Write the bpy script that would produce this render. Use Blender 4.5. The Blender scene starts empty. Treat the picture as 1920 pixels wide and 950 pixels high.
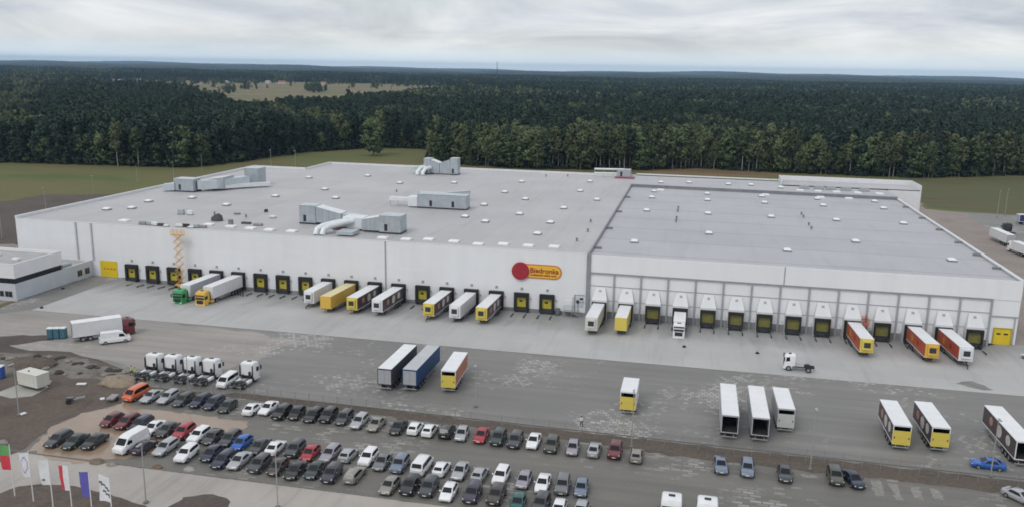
import bpy, bmesh, math, random
import numpy as np
from mathutils import Matrix, Vector
random.seed(7); RNG = np.random.default_rng(7)
scn = bpy.context.scene
COL = scn.collection
R_ = math.radians

# ------------------------------------------------------------------ camera
# world frame: X along the warehouse front (right), Y away from the camera, Z up, metres
FPX, PITCH, ROLL, YAW, HC = 1598.04, 0.21433, 0.01713, -0.21066, 54.5
_f0 = np.array([math.sin(YAW), math.cos(YAW), 0.0]); _r0 = np.array([math.cos(YAW), -math.sin(YAW), 0.0])
_fw = _f0 * math.cos(PITCH) + np.array([0, 0, -math.sin(PITCH)])
_dn0 = -(_f0 * math.sin(PITCH) + np.array([0, 0, math.cos(PITCH)]))
_rt = _r0 * math.cos(ROLL) - _dn0 * math.sin(ROLL); _dn = _dn0 * math.cos(ROLL) + _r0 * math.sin(ROLL)
CR = np.array([_rt, _dn, _fw])
def gp(x, y, z=0.0):
    """photo pixel -> point of the horizontal plane at height z"""
    w = CR.T @ np.array([(x - 960) / FPX, (y - 475) / FPX, 1.0]); t = (z - HC) / w[2]
    return (float(w[0] * t), float(w[1] * t))
def onY(x, y, Y):
    w = CR.T @ np.array([(x - 960) / FPX, (y - 475) / FPX, 1.0]); t = Y / w[1]
    return (float(w[0] * t), float(HC + w[2] * t))
def px(P):
    c = CR @ (np.array(P, float) - np.array([0, 0, HC])); return 960 + FPX * c[0] / c[2], 475 + FPX * c[1] / c[2]
cam_d = bpy.data.cameras.new('camera'); cam = bpy.data.objects.new('camera', cam_d); COL.objects.link(cam)
cam_d.sensor_width = 36; cam_d.lens = FPX / 1920 * 36; cam_d.clip_end = 80000; cam_d.clip_start = 0.5
M4 = Matrix(((_rt[0], -_dn[0], -_fw[0], 0), (_rt[1], -_dn[1], -_fw[1], 0), (_rt[2], -_dn[2], -_fw[2], HC), (0, 0, 0, 1)))
cam.matrix_world = M4
scn.camera = cam

# ------------------------------------------------------------------ sky, sun, exposure
SUN_EL, SUN_AZ = R_(48), R_(205)          # azimuth clockwise from +Y
w = bpy.data.worlds.new('World'); scn.world = w; w.use_nodes = True
nt = w.node_tree; nt.nodes.clear()
def N(t, typ, **kw):
    n = t.nodes.new(typ)
    for k, v in kw.items():
        if k == 'i':
            for a, b in v.items(): n.inputs[a].default_value = b
        else: setattr(n, k, v)
    return n
def L(t, a, b): t.links.new(a, b)
out = N(nt, 'ShaderNodeOutputWorld'); bg = N(nt, 'ShaderNodeBackground', i={'Strength': 0.1})
sky = N(nt, 'ShaderNodeTexSky', sky_type='NISHITA'); sky.sun_disc = False
sky.sun_elevation = SUN_EL; sky.sun_rotation = SUN_AZ; sky.air_density = 1.2; sky.dust_density = 1.0
tc = N(nt, 'ShaderNodeTexCoord'); sep = N(nt, 'ShaderNodeSeparateXYZ'); L(nt, tc.outputs['Generated'], sep.inputs[0])
# a flat cloud deck: view direction projected on a plane overhead
zc = N(nt, 'ShaderNodeMath', operation='MAXIMUM', i={1: 0.0}); L(nt, sep.outputs['Z'], zc.inputs[0])
zp = N(nt, 'ShaderNodeMath', operation='ADD', i={1: 0.2}); L(nt, zc.outputs[0], zp.inputs[0])
dv = N(nt, 'ShaderNodeVectorMath', operation='SCALE'); inv = N(nt, 'ShaderNodeMath', operation='DIVIDE', i={0: 1.0}); L(nt, zp.outputs[0], inv.inputs[1])
L(nt, tc.outputs['Generated'], dv.inputs[0]); L(nt, inv.outputs[0], dv.inputs['Scale'])
mp = N(nt, 'ShaderNodeMapping'); mp.inputs['Scale'].default_value = (0.95, 1.15, 0.0); mp.inputs['Rotation'].default_value = (0, 0, R_(10)); mp.inputs['Location'].default_value = (3.1, 1.7, 0)
L(nt, dv.outputs[0], mp.inputs[0])
n1 = N(nt, 'ShaderNodeTexNoise', i={'Scale': 0.9, 'Detail': 8.0, 'Roughness': 0.6, 'Distortion': 0.6}); L(nt, mp.outputs[0], n1.inputs['Vector'])
n2 = N(nt, 'ShaderNodeTexNoise', i={'Scale': 0.35, 'Detail': 3.0, 'Roughness': 0.5}); L(nt, mp.outputs[0], n2.inputs['Vector'])
rp = N(nt, 'ShaderNodeValToRGB'); L(nt, n1.outputs['Fac'], rp.inputs[0])
cr = rp.color_ramp; cr.elements[0].position = 0.36; cr.elements[0].color = (4.3, 4.55, 5.05, 1)
cr.elements[1].position = 0.64; cr.elements[1].color = (7.5, 7.6, 7.7, 1)
e = cr.elements.new(0.5); e.color = (5.8, 6.05, 6.4, 1)
# thinner deck where the second noise is low -> the blue sky shows through
rp2 = N(nt, 'ShaderNodeValToRGB'); L(nt, n2.outputs['Fac'], rp2.inputs[0])
rp2.color_ramp.elements[0].position = 0.28; rp2.color_ramp.elements[0].color = (0.55,) * 3 + (1,)
rp2.color_ramp.elements[1].position = 0.46; rp2.color_ramp.elements[1].color = (0.97,) * 3 + (1,)
# deck ends before the horizon: the lowest two degrees are clear air
hz = N(nt, 'ShaderNodeMapRange', i={'From Min': 0.002, 'From Max': 0.05, 'To Min': 0.6, 'To Max': 1.0}); L(nt, sep.outputs['Z'], hz.inputs['Value'])
mm = N(nt, 'ShaderNodeMath', operation='MULTIPLY'); L(nt, rp2.outputs[0], mm.inputs[0]); L(nt, hz.outputs[0], mm.inputs[1])
mx = N(nt, 'ShaderNodeMix', data_type='RGBA'); L(nt, mm.outputs[0], mx.inputs[0]); L(nt, sky.outputs[0], mx.inputs[6]); L(nt, rp.outputs[0], mx.inputs[7])
hf = N(nt, 'ShaderNodeMapRange', i={'From Min': 0.0, 'From Max': 0.035, 'To Min': 0.8, 'To Max': 0.0}); hf.interpolation_type = 'SMOOTHSTEP'; L(nt, sep.outputs['Z'], hf.inputs['Value'])
mh = N(nt, 'ShaderNodeMix', data_type='RGBA'); mh.inputs[7].default_value = (7.0, 8.0, 8.7, 1); L(nt, hf.outputs[0], mh.inputs[0]); L(nt, mx.outputs[2], mh.inputs[6])   # pale air towards the horizon, all round
L(nt, mh.outputs[2], bg.inputs['Color']); L(nt, bg.outputs[0], out.inputs[0])
sl = bpy.data.lights.new('sun', 'SUN'); so = bpy.data.objects.new('sun', sl); COL.objects.link(so)
sl.energy = 0.9; sl.angle = R_(24); sl.color = (1.0, 0.965, 0.92)
_sd = Vector((math.sin(SUN_AZ) * math.cos(SUN_EL), math.cos(SUN_AZ) * math.cos(SUN_EL), math.sin(SUN_EL)))
so.rotation_euler = _sd.to_track_quat('Z', 'Y').to_euler(); so.location = (0, -60, 120)
vs = scn.view_settings; vs.view_transform = 'Standard'; vs.look = 'None'; vs.exposure = 0.34; vs.gamma = 1.0; vs.use_curve_mapping = False
scn.cycles.max_bounces = 5; scn.cycles.diffuse_bounces = 3; scn.cycles.glossy_bounces = 2; scn.cycles.transmission_bounces = 3; scn.cycles.volume_bounces = 0
scn.cycles.use_denoising = True; scn.cycles.filter_width = 1.7
scn.cycles.caustics_reflective = False; scn.cycles.caustics_refractive = False

# ------------------------------------------------------------------ materials
MAT = {}
def P(name, col, rough=0.6, metal=0.0, var=0.0, vs_=1.0, bump=0.0, bs=8.0, coat=0.0, col2=None, spec=0.5, detail=5.0, stretch=(1, 1, 1), rnd=0.0):
    if name in MAT: return MAT[name]
    m = bpy.data.materials.new(name); MAT[name] = m; m.use_nodes = True
    t = m.node_tree; b = t.nodes['Principled BSDF']
    b.inputs['Base Color'].default_value = (*col, 1); b.inputs['Roughness'].default_value = rough; b.inputs['Metallic'].default_value = metal
    b.inputs['Specular IOR Level'].default_value = spec; b.inputs['Coat Weight'].default_value = coat; b.inputs['Coat Roughness'].default_value = 0.05
    if var or col2 or bump:
        c = N(t, 'ShaderNodeTexCoord'); mp = N(t, 'ShaderNodeMapping'); mp.inputs['Scale'].default_value = stretch; L(t, c.outputs['Object'], mp.inputs[0])
    if var or col2:
        n = N(t, 'ShaderNodeTexNoise', i={'Scale': vs_, 'Detail': detail, 'Roughness': 0.6}); L(t, mp.outputs[0], n.inputs['Vector'])
        r = N(t, 'ShaderNodeMapRange', i={'From Min': 0.3, 'From Max': 0.7}); L(t, n.outputs['Fac'], r.inputs['Value'])
        x = N(t, 'ShaderNodeMix', data_type='RGBA'); L(t, r.outputs[0], x.inputs[0])
        a = tuple(max(0, q * (1 - var)) for q in col); d = col2 if col2 else tuple(q * (1 + var) for q in col)
        x.inputs[6].default_value = (*a, 1); x.inputs[7].default_value = (*d, 1); src = x.outputs[2]
        if rnd:
            oi = N(t, 'ShaderNodeObjectInfo'); hs = N(t, 'ShaderNodeHueSaturation')
            mr = N(t, 'ShaderNodeMapRange', i={'To Min': 1 - rnd, 'To Max': 1 + rnd}); L(t, oi.outputs['Random'], mr.inputs['Value'])
            L(t, mr.outputs[0], hs.inputs['Value']); mr2 = N(t, 'ShaderNodeMapRange', i={'To Min': 0.485, 'To Max': 0.515})
            wn = N(t, 'ShaderNodeTexWhiteNoise', noise_dimensions='1D'); L(t, oi.outputs['Random'], wn.inputs['W']); L(t, wn.outputs['Value'], mr2.inputs['Value']); L(t, mr2.outputs[0], hs.inputs['Hue'])
            L(t, src, hs.inputs['Color']); src = hs.outputs[0]
        L(t, src, b.inputs['Base Color'])
    if bump:
        n = N(t, 'ShaderNodeTexNoise', i={'Scale': bs, 'Detail': 6.0}); L(t, mp.outputs[0], n.inputs['Vector'])
        bp = N(t, 'ShaderNodeBump', i={'Strength': bump, 'Distance': 0.05}); L(t, n.outputs['Fac'], bp.inputs['Height']); L(t, bp.outputs[0], b.inputs['Normal'])
    return m

def paving(name, dark, light, amount, cell=(0.95, 0.85), wet=0.5, brown=None):
    """concrete block paving: dark damp blocks, lighter dry or sanded blocks in patches"""
    m = bpy.data.materials.new(name); m.use_nodes = True; t = m.node_tree; b = t.nodes['Principled BSDF']
    c = N(t, 'ShaderNodeTexCoord'); O = c.outputs['Object']
    n0 = N(t, 'ShaderNodeTexNoise', i={'Scale': 0.035, 'Detail': 5.0, 'Roughness': 0.6}); L(t, O, n0.inputs['Vector'])
    r0 = N(t, 'ShaderNodeMapRange', i={'From Min': 0.32, 'From Max': 0.7}); L(t, n0.outputs['Fac'], r0.inputs['Value'])
    x0 = N(t, 'ShaderNodeMix', data_type='RGBA'); L(t, r0.outputs[0], x0.inputs[0])
    x0.inputs[6].default_value = (*[q * 0.86 for q in dark], 1); x0.inputs[7].default_value = (*(brown or [q * 1.22 for q in dark]), 1)
    # single blocks
    wv = N(t, 'ShaderNodeTexNoise', i={'Scale': 0.6, 'Detail': 2.0}); L(t, O, wv.inputs['Vector'])
    ws = N(t, 'ShaderNodeVectorMath', operation='SCALE', i={'Scale': 0.22}); L(t, wv.outputs['Color'], ws.inputs[0])
    wa = N(t, 'ShaderNodeVectorMath', operation='ADD'); L(t, O, wa.inputs[0]); L(t, ws.outputs[0], wa.inputs[1])
    bk = N(t, 'ShaderNodeTexBrick', i={'Scale': 1.0, 'Mortar Size': 0.12, 'Mortar Smooth': 0.3, 'Mortar': (-0.8, -0.8, -0.8, 1), 'Brick Width': cell[0], 'Row Height': cell[1], 'Color1': (0, 0, 0, 1), 'Color2': (1, 1, 1, 1), 'Bias': 0.0}); L(t, wa.outputs[0], bk.inputs['Vector'])
    n1 = N(t, 'ShaderNodeTexNoise', i={'Scale': 0.055, 'Detail': 3.0}); L(t, O, n1.inputs['Vector'])
    r1 = N(t, 'ShaderNodeMapRange', i={'From Min': 0.47, 'From Max': 0.66, 'To Min': -0.35, 'To Max': amount}); L(t, n1.outputs['Fac'], r1.inputs['Value'])
    n2 = N(t, 'ShaderNodeTexNoise', i={'Scale': 0.45, 'Detail': 5.0, 'Roughness': 0.75}); L(t, O, n2.inputs['Vector'])
    s = N(t, 'ShaderNodeMath', operation='ADD'); L(t, bk.outputs['Color'], s.inputs[0]); L(t, r1.outputs[0], s.inputs[1])
    s2 = N(t, 'ShaderNodeMath', operation='ADD'); L(t, s.outputs[0], s2.inputs[0]); L(t, n2.outputs['Fac'], s2.inputs[1])
    r2 = N(t, 'ShaderNodeMapRange', i={'From Min': 1.15, 'From Max': 1.75, 'To Min': 0, 'To Max': 0.8}); L(t, s2.outputs[0], r2.inputs['Value'])
    x1 = N(t, 'ShaderNodeMix', data_type='RGBA'); L(t, r2.outputs[0], x1.inputs[0]); L(t, x0.outputs[2], x1.inputs[6]); x1.inputs[7].default_value = (*light, 1)
    n3 = N(t, 'ShaderNodeTexNoise', i={'Scale': 3.5, 'Detail': 6.0, 'Roughness': 0.7}); L(t, O, n3.inputs['Vector'])
    r3 = N(t, 'ShaderNodeMapRange', i={'From Min': 0.25, 'From Max': 0.75, 'To Min': 0.82, 'To Max': 1.15}); L(t, n3.outputs['Fac'], r3.inputs['Value'])
    mt = N(t, 'ShaderNodeMapping'); mt.inputs['Scale'].default_value = (0.02, 0.42, 1); mt.inputs['Rotation'].default_value = (0, 0, 0.12); L(t, O, mt.inputs[0])      # worn wheel tracks
    n4 = N(t, 'ShaderNodeTexNoise', i={'Scale': 1.0, 'Detail': 5.0, 'Roughness': 0.65}); L(t, mt.outputs[0], n4.inputs['Vector'])
    r4 = N(t, 'ShaderNodeMapRange', i={'From Min': 0.35, 'From Max': 0.65, 'To Min': 0.86, 'To Max': 1.1}); L(t, n4.outputs['Fac'], r4.inputs['Value'])
    m4 = N(t, 'ShaderNodeMath', operation='MULTIPLY'); L(t, r3.outputs[0], m4.inputs[0]); L(t, r4.outputs[0], m4.inputs[1])
    x2 = N(t, 'ShaderNodeVectorMath', operation='SCALE'); L(t, x1.outputs[2], x2.inputs[0]); L(t, m4.outputs[0], x2.inputs['Scale'])
    L(t, x2.outputs[0], b.inputs['Base Color'])
    rr = N(t, 'ShaderNodeMapRange', i={'From Min': 0.35, 'From Max': 0.65, 'To Min': wet, 'To Max': 0.8}); L(t, n0.outputs['Fac'], rr.inputs['Value']); L(t, rr.outputs[0], b.inputs['Roughness'])
    return m

def concrete(name, base, slab=6.0, var=0.12, joint=0.75, stains=0.5, rough=0.7, rows=None, msize=0.035, dockdirt=0.0):
    m = bpy.data.materials.new(name); m.use_nodes = True; t = m.node_tree; b = t.nodes['Principled BSDF']
    c = N(t, 'ShaderNodeTexCoord'); O = c.outputs['Object']
    n0 = N(t, 'ShaderNodeTexNoise', i={'Scale': 0.06, 'Detail': 6.0, 'Roughness': 0.62}); L(t, O, n0.inputs['Vector'])
    r0 = N(t, 'ShaderNodeMapRange', i={'From Min': 0.3, 'From Max': 0.7, 'To Min': 1 - var, 'To Max': 1 + var}); L(t, n0.outputs['Fac'], r0.inputs['Value'])
    bk = N(t, 'ShaderNodeTexBrick', offset=0.0, i={'Scale': 1.0, 'Mortar Size': msize, 'Mortar Smooth': 0.3, 'Brick Width': slab, 'Row Height': rows or slab, 'Color1': (1, 1, 1, 1), 'Color2': (0.94, 0.94, 0.95, 1), 'Mortar': (joint, joint, joint, 1)}); L(t, O, bk.inputs['Vector'])
    if rows:
        mo = N(t, 'ShaderNodeMapping'); mo.inputs['Location'].default_value = (slab * .37, 3.0, 0); L(t, O, mo.inputs[0]); L(t, mo.outputs[0], bk.inputs['Vector'])
    mp = N(t, 'ShaderNodeMapping'); mp.inputs['Scale'].default_value = (0.9, 0.07, 1); L(t, O, mp.inputs[0])
    n1 = N(t, 'ShaderNodeTexNoise', i={'Scale': 0.55, 'Detail': 5.0, 'Roughness': 0.65}); L(t, mp.outputs[0], n1.inputs['Vector'])
    r1 = N(t, 'ShaderNodeMapRange', i={'From Min': 0.52, 'From Max': 0.78, 'To Min': 1.0, 'To Max': 1 - stains * 0.5}); L(t, n1.outputs['Fac'], r1.inputs['Value'])
    n2 = N(t, 'ShaderNodeTexNoise', i={'Scale': 2.5, 'Detail': 6.0, 'Roughness': 0.7}); L(t, O, n2.inputs['Vector'])
    r2 = N(t, 'ShaderNodeMapRange', i={'From Min': 0.3, 'From Max': 0.7, 'To Min': 0.95, 'To Max': 1.05}); L(t, n2.outputs['Fac'], r2.inputs['Value'])
    v = N(t, 'ShaderNodeVectorMath', operation='SCALE'); v.inputs[0].default_value = base; L(t, r0.outputs[0], v.inputs['Scale'])
    qs = [r1, r2]
    if dockdirt:      # tyre-blackened, damp concrete in front of the docks
        sy = N(t, 'ShaderNodeSeparateXYZ'); L(t, O, sy.inputs[0]); ny = N(t, 'ShaderNodeMath', operation='MULTIPLY_ADD', i={1: 16.0}); L(t, n1.outputs['Fac'], ny.inputs[0]); L(t, sy.outputs['Y'], ny.inputs[2])
        ry = N(t, 'ShaderNodeMapRange', i={'From Min': 181.0, 'From Max': 192.0, 'To Min': 1.0, 'To Max': 1 - dockdirt}); L(t, ny.outputs[0], ry.inputs['Value']); qs.append(ry)
    for q in qs:
        v2 = N(t, 'ShaderNodeVectorMath', operation='SCALE'); L(t, v.outputs[0], v2.inputs[0]); L(t, q.outputs[0], v2.inputs['Scale']); v = v2
    v3 = N(t, 'ShaderNodeVectorMath', operation='MULTIPLY'); L(t, v.outputs[0], v3.inputs[0]); L(t, bk.outputs['Color'], v3.inputs[1])
    L(t, v3.outputs[0], b.inputs['Base Color']); b.inputs['Roughness'].default_value = rough
    return m

def soil(name, cols, scale=0.05, stretch=(1, 1, 1), rough=0.9, bump=0.4, fine=1.5):
    """blend of several ground colours by large noise, with fine grain"""
    m = bpy.data.materials.new(name); m.use_nodes = True; t = m.node_tree; b = t.nodes['Principled BSDF']
    c = N(t, 'ShaderNodeTexCoord'); mp = N(t, 'ShaderNodeMapping'); mp.inputs['Scale'].default_value = stretch; L(t, c.outputs['Object'], mp.inputs[0])
    n0 = N(t, 'ShaderNodeTexNoise', i={'Scale': scale, 'Detail': 8.0, 'Roughness': 0.62, 'Distortion': 0.3}); L(t, mp.outputs[0], n0.inputs['Vector'])
    rp = N(t, 'ShaderNodeValToRGB'); L(t, n0.outputs['Fac'], rp.inputs[0]); cr = rp.color_ramp
    k = len(cols)
    for i, q in enumerate(cols):
        p = 0.3 + 0.4 * i / max(1, k - 1)
        if i < 2: e = cr.elements[i]; e.position = p
        else: e = cr.elements.new(p)
        e.color = (*q, 1)
    n1 = N(t, 'ShaderNodeTexNoise', i={'Scale': fine, 'Detail': 6.0, 'Roughness': 0.7}); L(t, c.outputs['Object'], n1.inputs['Vector'])
    r1 = N(t, 'ShaderNodeMapRange', i={'From Min': 0.3, 'From Max': 0.7, 'To Min': 0.75, 'To Max': 1.25}); L(t, n1.outputs['Fac'], r1.inputs['Value'])
    v = N(t, 'ShaderNodeVectorMath', operation='SCALE'); L(t, rp.outputs[0], v.inputs[0]); L(t, r1.outputs[0], v.inputs['Scale'])
    L(t, v.outputs[0], b.inputs['Base Color']); b.inputs['Roughness'].default_value = rough; b.inputs['Specular IOR Level'].default_value = 0.2
    if bump:
        bp = N(t, 'ShaderNodeBump', i={'Strength': bump, 'Distance': 0.15}); L(t, n1.outputs['Fac'], bp.inputs['Height']); L(t, bp.outputs[0], b.inputs['Normal'])
    return m

def cladding(name, col, pw, ph, joint=0.9, streak=0.06, rough=0.45):
    """coated sandwich panels: faint joints, faint dirt streaks (object XZ plane)"""
    m = bpy.data.materials.new(name); m.use_nodes = True; t = m.node_tree; b = t.nodes['Principled BSDF']
    c = N(t, 'ShaderNodeTexCoord'); sp = N(t, 'ShaderNodeSeparateXYZ'); L(t, c.outputs['Object'], sp.inputs[0])
    ad = N(t, 'ShaderNodeMath', operation='ADD'); L(t, sp.outputs['X'], ad.inputs[0]); L(t, sp.outputs['Y'], ad.inputs[1])
    cb = N(t, 'ShaderNodeCombineXYZ'); L(t, ad.outputs[0], cb.inputs['X']); L(t, sp.outputs['Z'], cb.inputs['Y'])
    bk = N(t, 'ShaderNodeTexBrick', offset=0.0, i={'Scale': 1.0, 'Mortar Size': 0.03, 'Mortar Smooth': 0.2, 'Brick Width': pw, 'Row Height': ph, 'Color1': (1, 1, 1, 1), 'Color2': (0.975, 0.975, 0.98, 1), 'Mortar': (joint, joint, joint, 1)}); L(t, cb.outputs[0], bk.inputs['Vector'])
    mp = N(t, 'ShaderNodeMapping'); mp.inputs['Scale'].default_value = (0.35, 0.05, 1); L(t, cb.outputs[0], mp.inputs[0])
    n = N(t, 'ShaderNodeTexNoise', i={'Scale': 1.0, 'Detail': 6.0, 'Roughness': 0.6}); L(t, mp.outputs[0], n.inputs['Vector'])
    r = N(t, 'ShaderNodeMapRange', i={'From Min': 0.35, 'From Max': 0.75, 'To Min': 1.0, 'To Max': 1 - streak}); L(t, n.outputs['Fac'], r.inputs['Value'])
    v = N(t, 'ShaderNodeVectorMath', operation='SCALE'); v.inputs[0].default_value = col; L(t, r.outputs[0], v.inputs['Scale'])
    v3 = N(t, 'ShaderNodeVectorMath', operation='MULTIPLY'); L(t, v.outputs[0], v3.inputs[0]); L(t, bk.outputs['Color'], v3.inputs[1])
    L(t, v3.outputs[0], b.inputs['Base Color']); b.inputs['Roughness'].default_value = rough
    return m

# ------------------------------------------------------------------ mesh helpers
class MB:
    def __init__(s): s.v = []; s.f = []; s.m = []
    def add(s, v, f, mi=0):
        o = len(s.v); s.v += [tuple(map(float, p)) for p in v]; s.f += [tuple(i + o for i in q) for q in f]; s.m += [mi] * len(f); return s
    def box(s, x0, x1, y0, y1, z0, z1, mi=0):
        v = [(x, y, z) for z in (z0, z1) for y in (y0, y1) for x in (x0, x1)]
        return s.add(v, [(0, 2, 3, 1), (4, 5, 7, 6), (0, 1, 5, 4), (2, 6, 7, 3), (0, 4, 6, 2), (1, 3, 7, 5)], mi)
    def bbox(s, x0, x1, y0, y1, z0, z1, b=0.04, mi=0):
        """box with chamfered vertical-plane edges (loft of three insets along x)"""
        def ring(x, i): return [(x, y0 + i, z0 + b), (x, y0 + b, z0 + i), (x, y1 - b, z0 + i), (x, y1 - i, z0 + b), (x, y1 - i, z1 - b), (x, y1 - b, z1 - i), (x, y0 + b, z1 - i), (x, y0 + i, z1 - b)]
        return s.loft([ring(x0, b), ring(x0 + b, 0), ring(x1 - b, 0), ring(x1, b)], mi)
    def loft(s, rings, mi=0, cap=True):
        n = len(rings[0]); v = [p for r in rings for p in r]; f = []
        for i in range(len(rings) - 1):
            for k in range(n):
                k2 = (k + 1) % n; f.append((i * n + k, i * n + k2, (i + 1) * n + k2, (i + 1) * n + k))
        if cap: f.append(tuple(range(n - 1, -1, -1))); f.append(tuple((len(rings) - 1) * n + k for k in range(n)))
        return s.add(v, f, mi)
    def tube(s, pts, r, n=6, mi=0, cap=True):
        pts = [Vector(p) for p in pts]; rs = r if isinstance(r, (list, tuple)) else [r] * len(pts); rings = []
        for i, p in enumerate(pts):
            d = (pts[min(i + 1, len(pts) - 1)] - pts[max(i - 1, 0)]).normalized()
            a = d.cross(Vector((0, 0, 1)))
            if a.length < 1e-3: a = Vector((1, 0, 0))
            a.normalize(); b = d.cross(a).normalized()
            rings.append([tuple(p + (a * math.cos(q) + b * math.sin(q)) * rs[i]) for q in [2 * math.pi * k / n for k in range(n)]])
        return s.loft(rings, mi, cap)
    def cyl(s, c, axis, r, h, n=12, mi=0):
        c = Vector(c); d = Vector(axis).normalized() * h / 2
        return s.tube([c - d, c + d], r, n, mi)
    def quad(s, a, b, c, d, mi=0): return s.add([a, b, c, d], [(0, 1, 2, 3)], mi)
    def slab(s, pts, t, mi=0):
        """thin plate: polygon pts extruded by t along its normal"""
        p = [Vector(q) for q in pts]; n = (p[1] - p[0]).cross(p[2] - p[0]).normalized() * t; k = len(p)
        v = [tuple(q) for q in p] + [tuple(q + n) for q in p]
        f = [tuple(range(k - 1, -1, -1)), tuple(range(k, 2 * k))] + [(i, (i + 1) % k, k + (i + 1) % k, k + i) for i in range(k)]
        return s.add(v, f, mi)
    def mesh(s, name, mats, smooth=None):
        me = bpy.data.meshes.new(name); me.from_pydata(s.v, [], s.f)
        for m in (mats if isinstance(mats, (list, tuple)) else [mats]): me.materials.append(m)
        if any(s.m): me.polygons.foreach_set('material_index', s.m)
        bm = bmesh.new(); bm.from_mesh(me); bmesh.ops.recalc_face_normals(bm, faces=bm.faces); bm.to_mesh(me); bm.free()
        if smooth is not None:
            me.shade_smooth(); me.set_sharp_from_angle(angle=R_(smooth))
        me.update(); return me

def obj(name, me, parent=None, loc=None, rot=None):
    o = bpy.data.objects.new(name, me); COL.objects.link(o)
    if parent is not None: o.parent = parent
    if loc is not None: o.location = loc
    if rot is not None: o.rotation_euler = rot
    return o
def tag(o, label=None, cat=None, group=None, kind=None):
    if label: o['label'] = label
    if cat: o['category'] = cat
    if group: o['group'] = group
    if kind: o['kind'] = kind
    return o
def thing(name, label, cat, loc=(0, 0, 0), rz=0.0, group=None, tilt=0.0):
    o = bpy.data.objects.new(name, None); COL.objects.link(o); o.empty_display_size = 0.3
    o.location = loc; o.rotation_euler = (0, tilt, rz); return tag(o, label, cat, group)
CACHE = {}
def shared(key, fn):
    if key not in CACHE: CACHE[key] = fn()
    return CACHE[key]
def recolor(o, *mats):
    for i, m in enumerate(mats):
        if m is not None: o.material_slots[i].link = 'OBJECT'; o.material_slots[i].material = m
    return o

# ------------------------------------------------------------------ common materials
def paint(name, col, rough=0.28, metal=0.0, coat=0.6): return P('paint ' + name, col, rough, metal, var=0.06, vs_=1.3, coat=coat)
WHITE = paint('white', (0.78, 0.79, 0.80)); SILVER = paint('silver', (0.42, 0.43, 0.45), 0.3, 0.35)
BLACK = paint('black', (0.012, 0.013, 0.015)); DGREY = paint('dark grey', (0.045, 0.05, 0.056)); MGREY = paint('mid grey', (0.16, 0.17, 0.18), 0.3, 0.2)
NAVY = paint('navy', (0.015, 0.022, 0.05)); BLUE = paint('blue', (0.012, 0.10, 0.40)); STEELB = paint('blue grey', (0.17, 0.21, 0.28), 0.3, 0.2)
RED = paint('red', (0.34, 0.018, 0.03)); MAROON = paint('maroon', (0.13, 0.014, 0.022)); ORANGE = paint('orange', (0.62, 0.13, 0.045))
DGREEN = paint('dark green', (0.022, 0.036, 0.032)); TEAL = paint('teal', (0.012, 0.10, 0.09)); TAUPE = paint('taupe', (0.27, 0.25, 0.22), 0.3, 0.2)
BROWN = paint('dark brown', (0.05, 0.036, 0.032)); PURPLE = paint('aubergine', (0.035, 0.028, 0.05)); OLIVE = paint('dark olive', (0.06, 0.062, 0.045)); MAUVE = paint('mauve silver', (0.33, 0.31, 0.35), 0.3, 0.3)
GLASS = P('car glass', (0.008, 0.010, 0.012), 0.05, 0, spec=0.4); TYRE = P('tyre rubber', (0.02, 0.02, 0.021), 0.85, var=0.25, vs_=6)
RIM = P('alloy rim', (0.38, 0.39, 0.4), 0.35, 0.7, var=0.1, vs_=9); BLKPL = P('black plastic', (0.022, 0.022, 0.024), 0.6, var=0.2, vs_=5)
LAMPW = P('headlight glass', (0.75, 0.77, 0.78), 0.1, var=0.05, vs_=9, spec=0.8); LAMPR = P('tail light red', (0.2, 0.015, 0.012), 0.2, var=0.1, vs_=9)
PLATE = P('number plate', (0.75, 0.75, 0.72), 0.5, var=0.05, vs_=9); CHROME = P('bright metal', (0.6, 0.61, 0.62), 0.3, 0.8, var=0.1, vs_=4)
CHASSIS = P('chassis steel', (0.03, 0.03, 0.032), 0.65, var=0.3, vs_=3); GALV = P('galvanised steel', (0.42, 0.44, 0.45), 0.5, 0.5, var=0.15, vs_=3)
# ------------------------------------------------------------------ ground
YF = 187.5            # face of the warehouse front wall
YS = 186.7            # front of the dock shelters, left block
YR = 185.6            # front of the dock houses, right block
def ramp(X, Y):
    """height of the concrete apron: it falls 0.9 m towards the docks"""
    t = min(1, max(0, (Y - 167.5) / 15.5)); t = t * t * (3 - 2 * t)
    e = min(1, max(0, (X + 142.8) / 2.2)) * min(1, max(0, (63.5 - X) / 2.5))
    return -0.9 * t * e
def struct(name, me, label=None): return tag(obj(name, me), label, None, None, 'structure')
def wob(pts, amp, step, seed=0):
    """close polygon, resampled with a ragged edge"""
    r = random.Random(seed); o = []
    for i, a in enumerate(pts):
        b = pts[(i + 1) % len(pts)]; d = math.dist(a, b); n = max(1, int(d / step))
        for k in range(n):
            t = k / n; nx, ny = (b[1] - a[1]) / (d + 1e-6), -(b[0] - a[0]) / (d + 1e-6); q = r.gauss(0, amp) if amp else 0
            o.append((a[0] + (b[0] - a[0]) * t + nx * q, a[1] + (b[1] - a[1]) * t + ny * q))
    return o
def sheet(name, pts, z, mat, amp=0.0, step=3.0, seed=0, label=None, kind='structure'):
    p = wob(pts, amp, step, seed) if amp else pts
    me = bpy.data.meshes.new(name); me.from_pydata([(a, b, z) for a, b in p], [], [tuple(range(len(p)))]); me.materials.append(mat)
    bm = bmesh.new(); bm.from_mesh(me); bmesh.ops.triangulate(bm, faces=bm.faces); bmesh.ops.recalc_face_normals(bm, faces=bm.faces)
    if bm.faces and sum(f.normal.z for f in bm.faces) < 0: bmesh.ops.reverse_faces(bm, faces=bm.faces)
    bm.to_mesh(me); bm.free()
    return tag(obj(name, me), label, None, None, kind)
PX = lambda *q: [gp(*p) for p in q]

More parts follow.
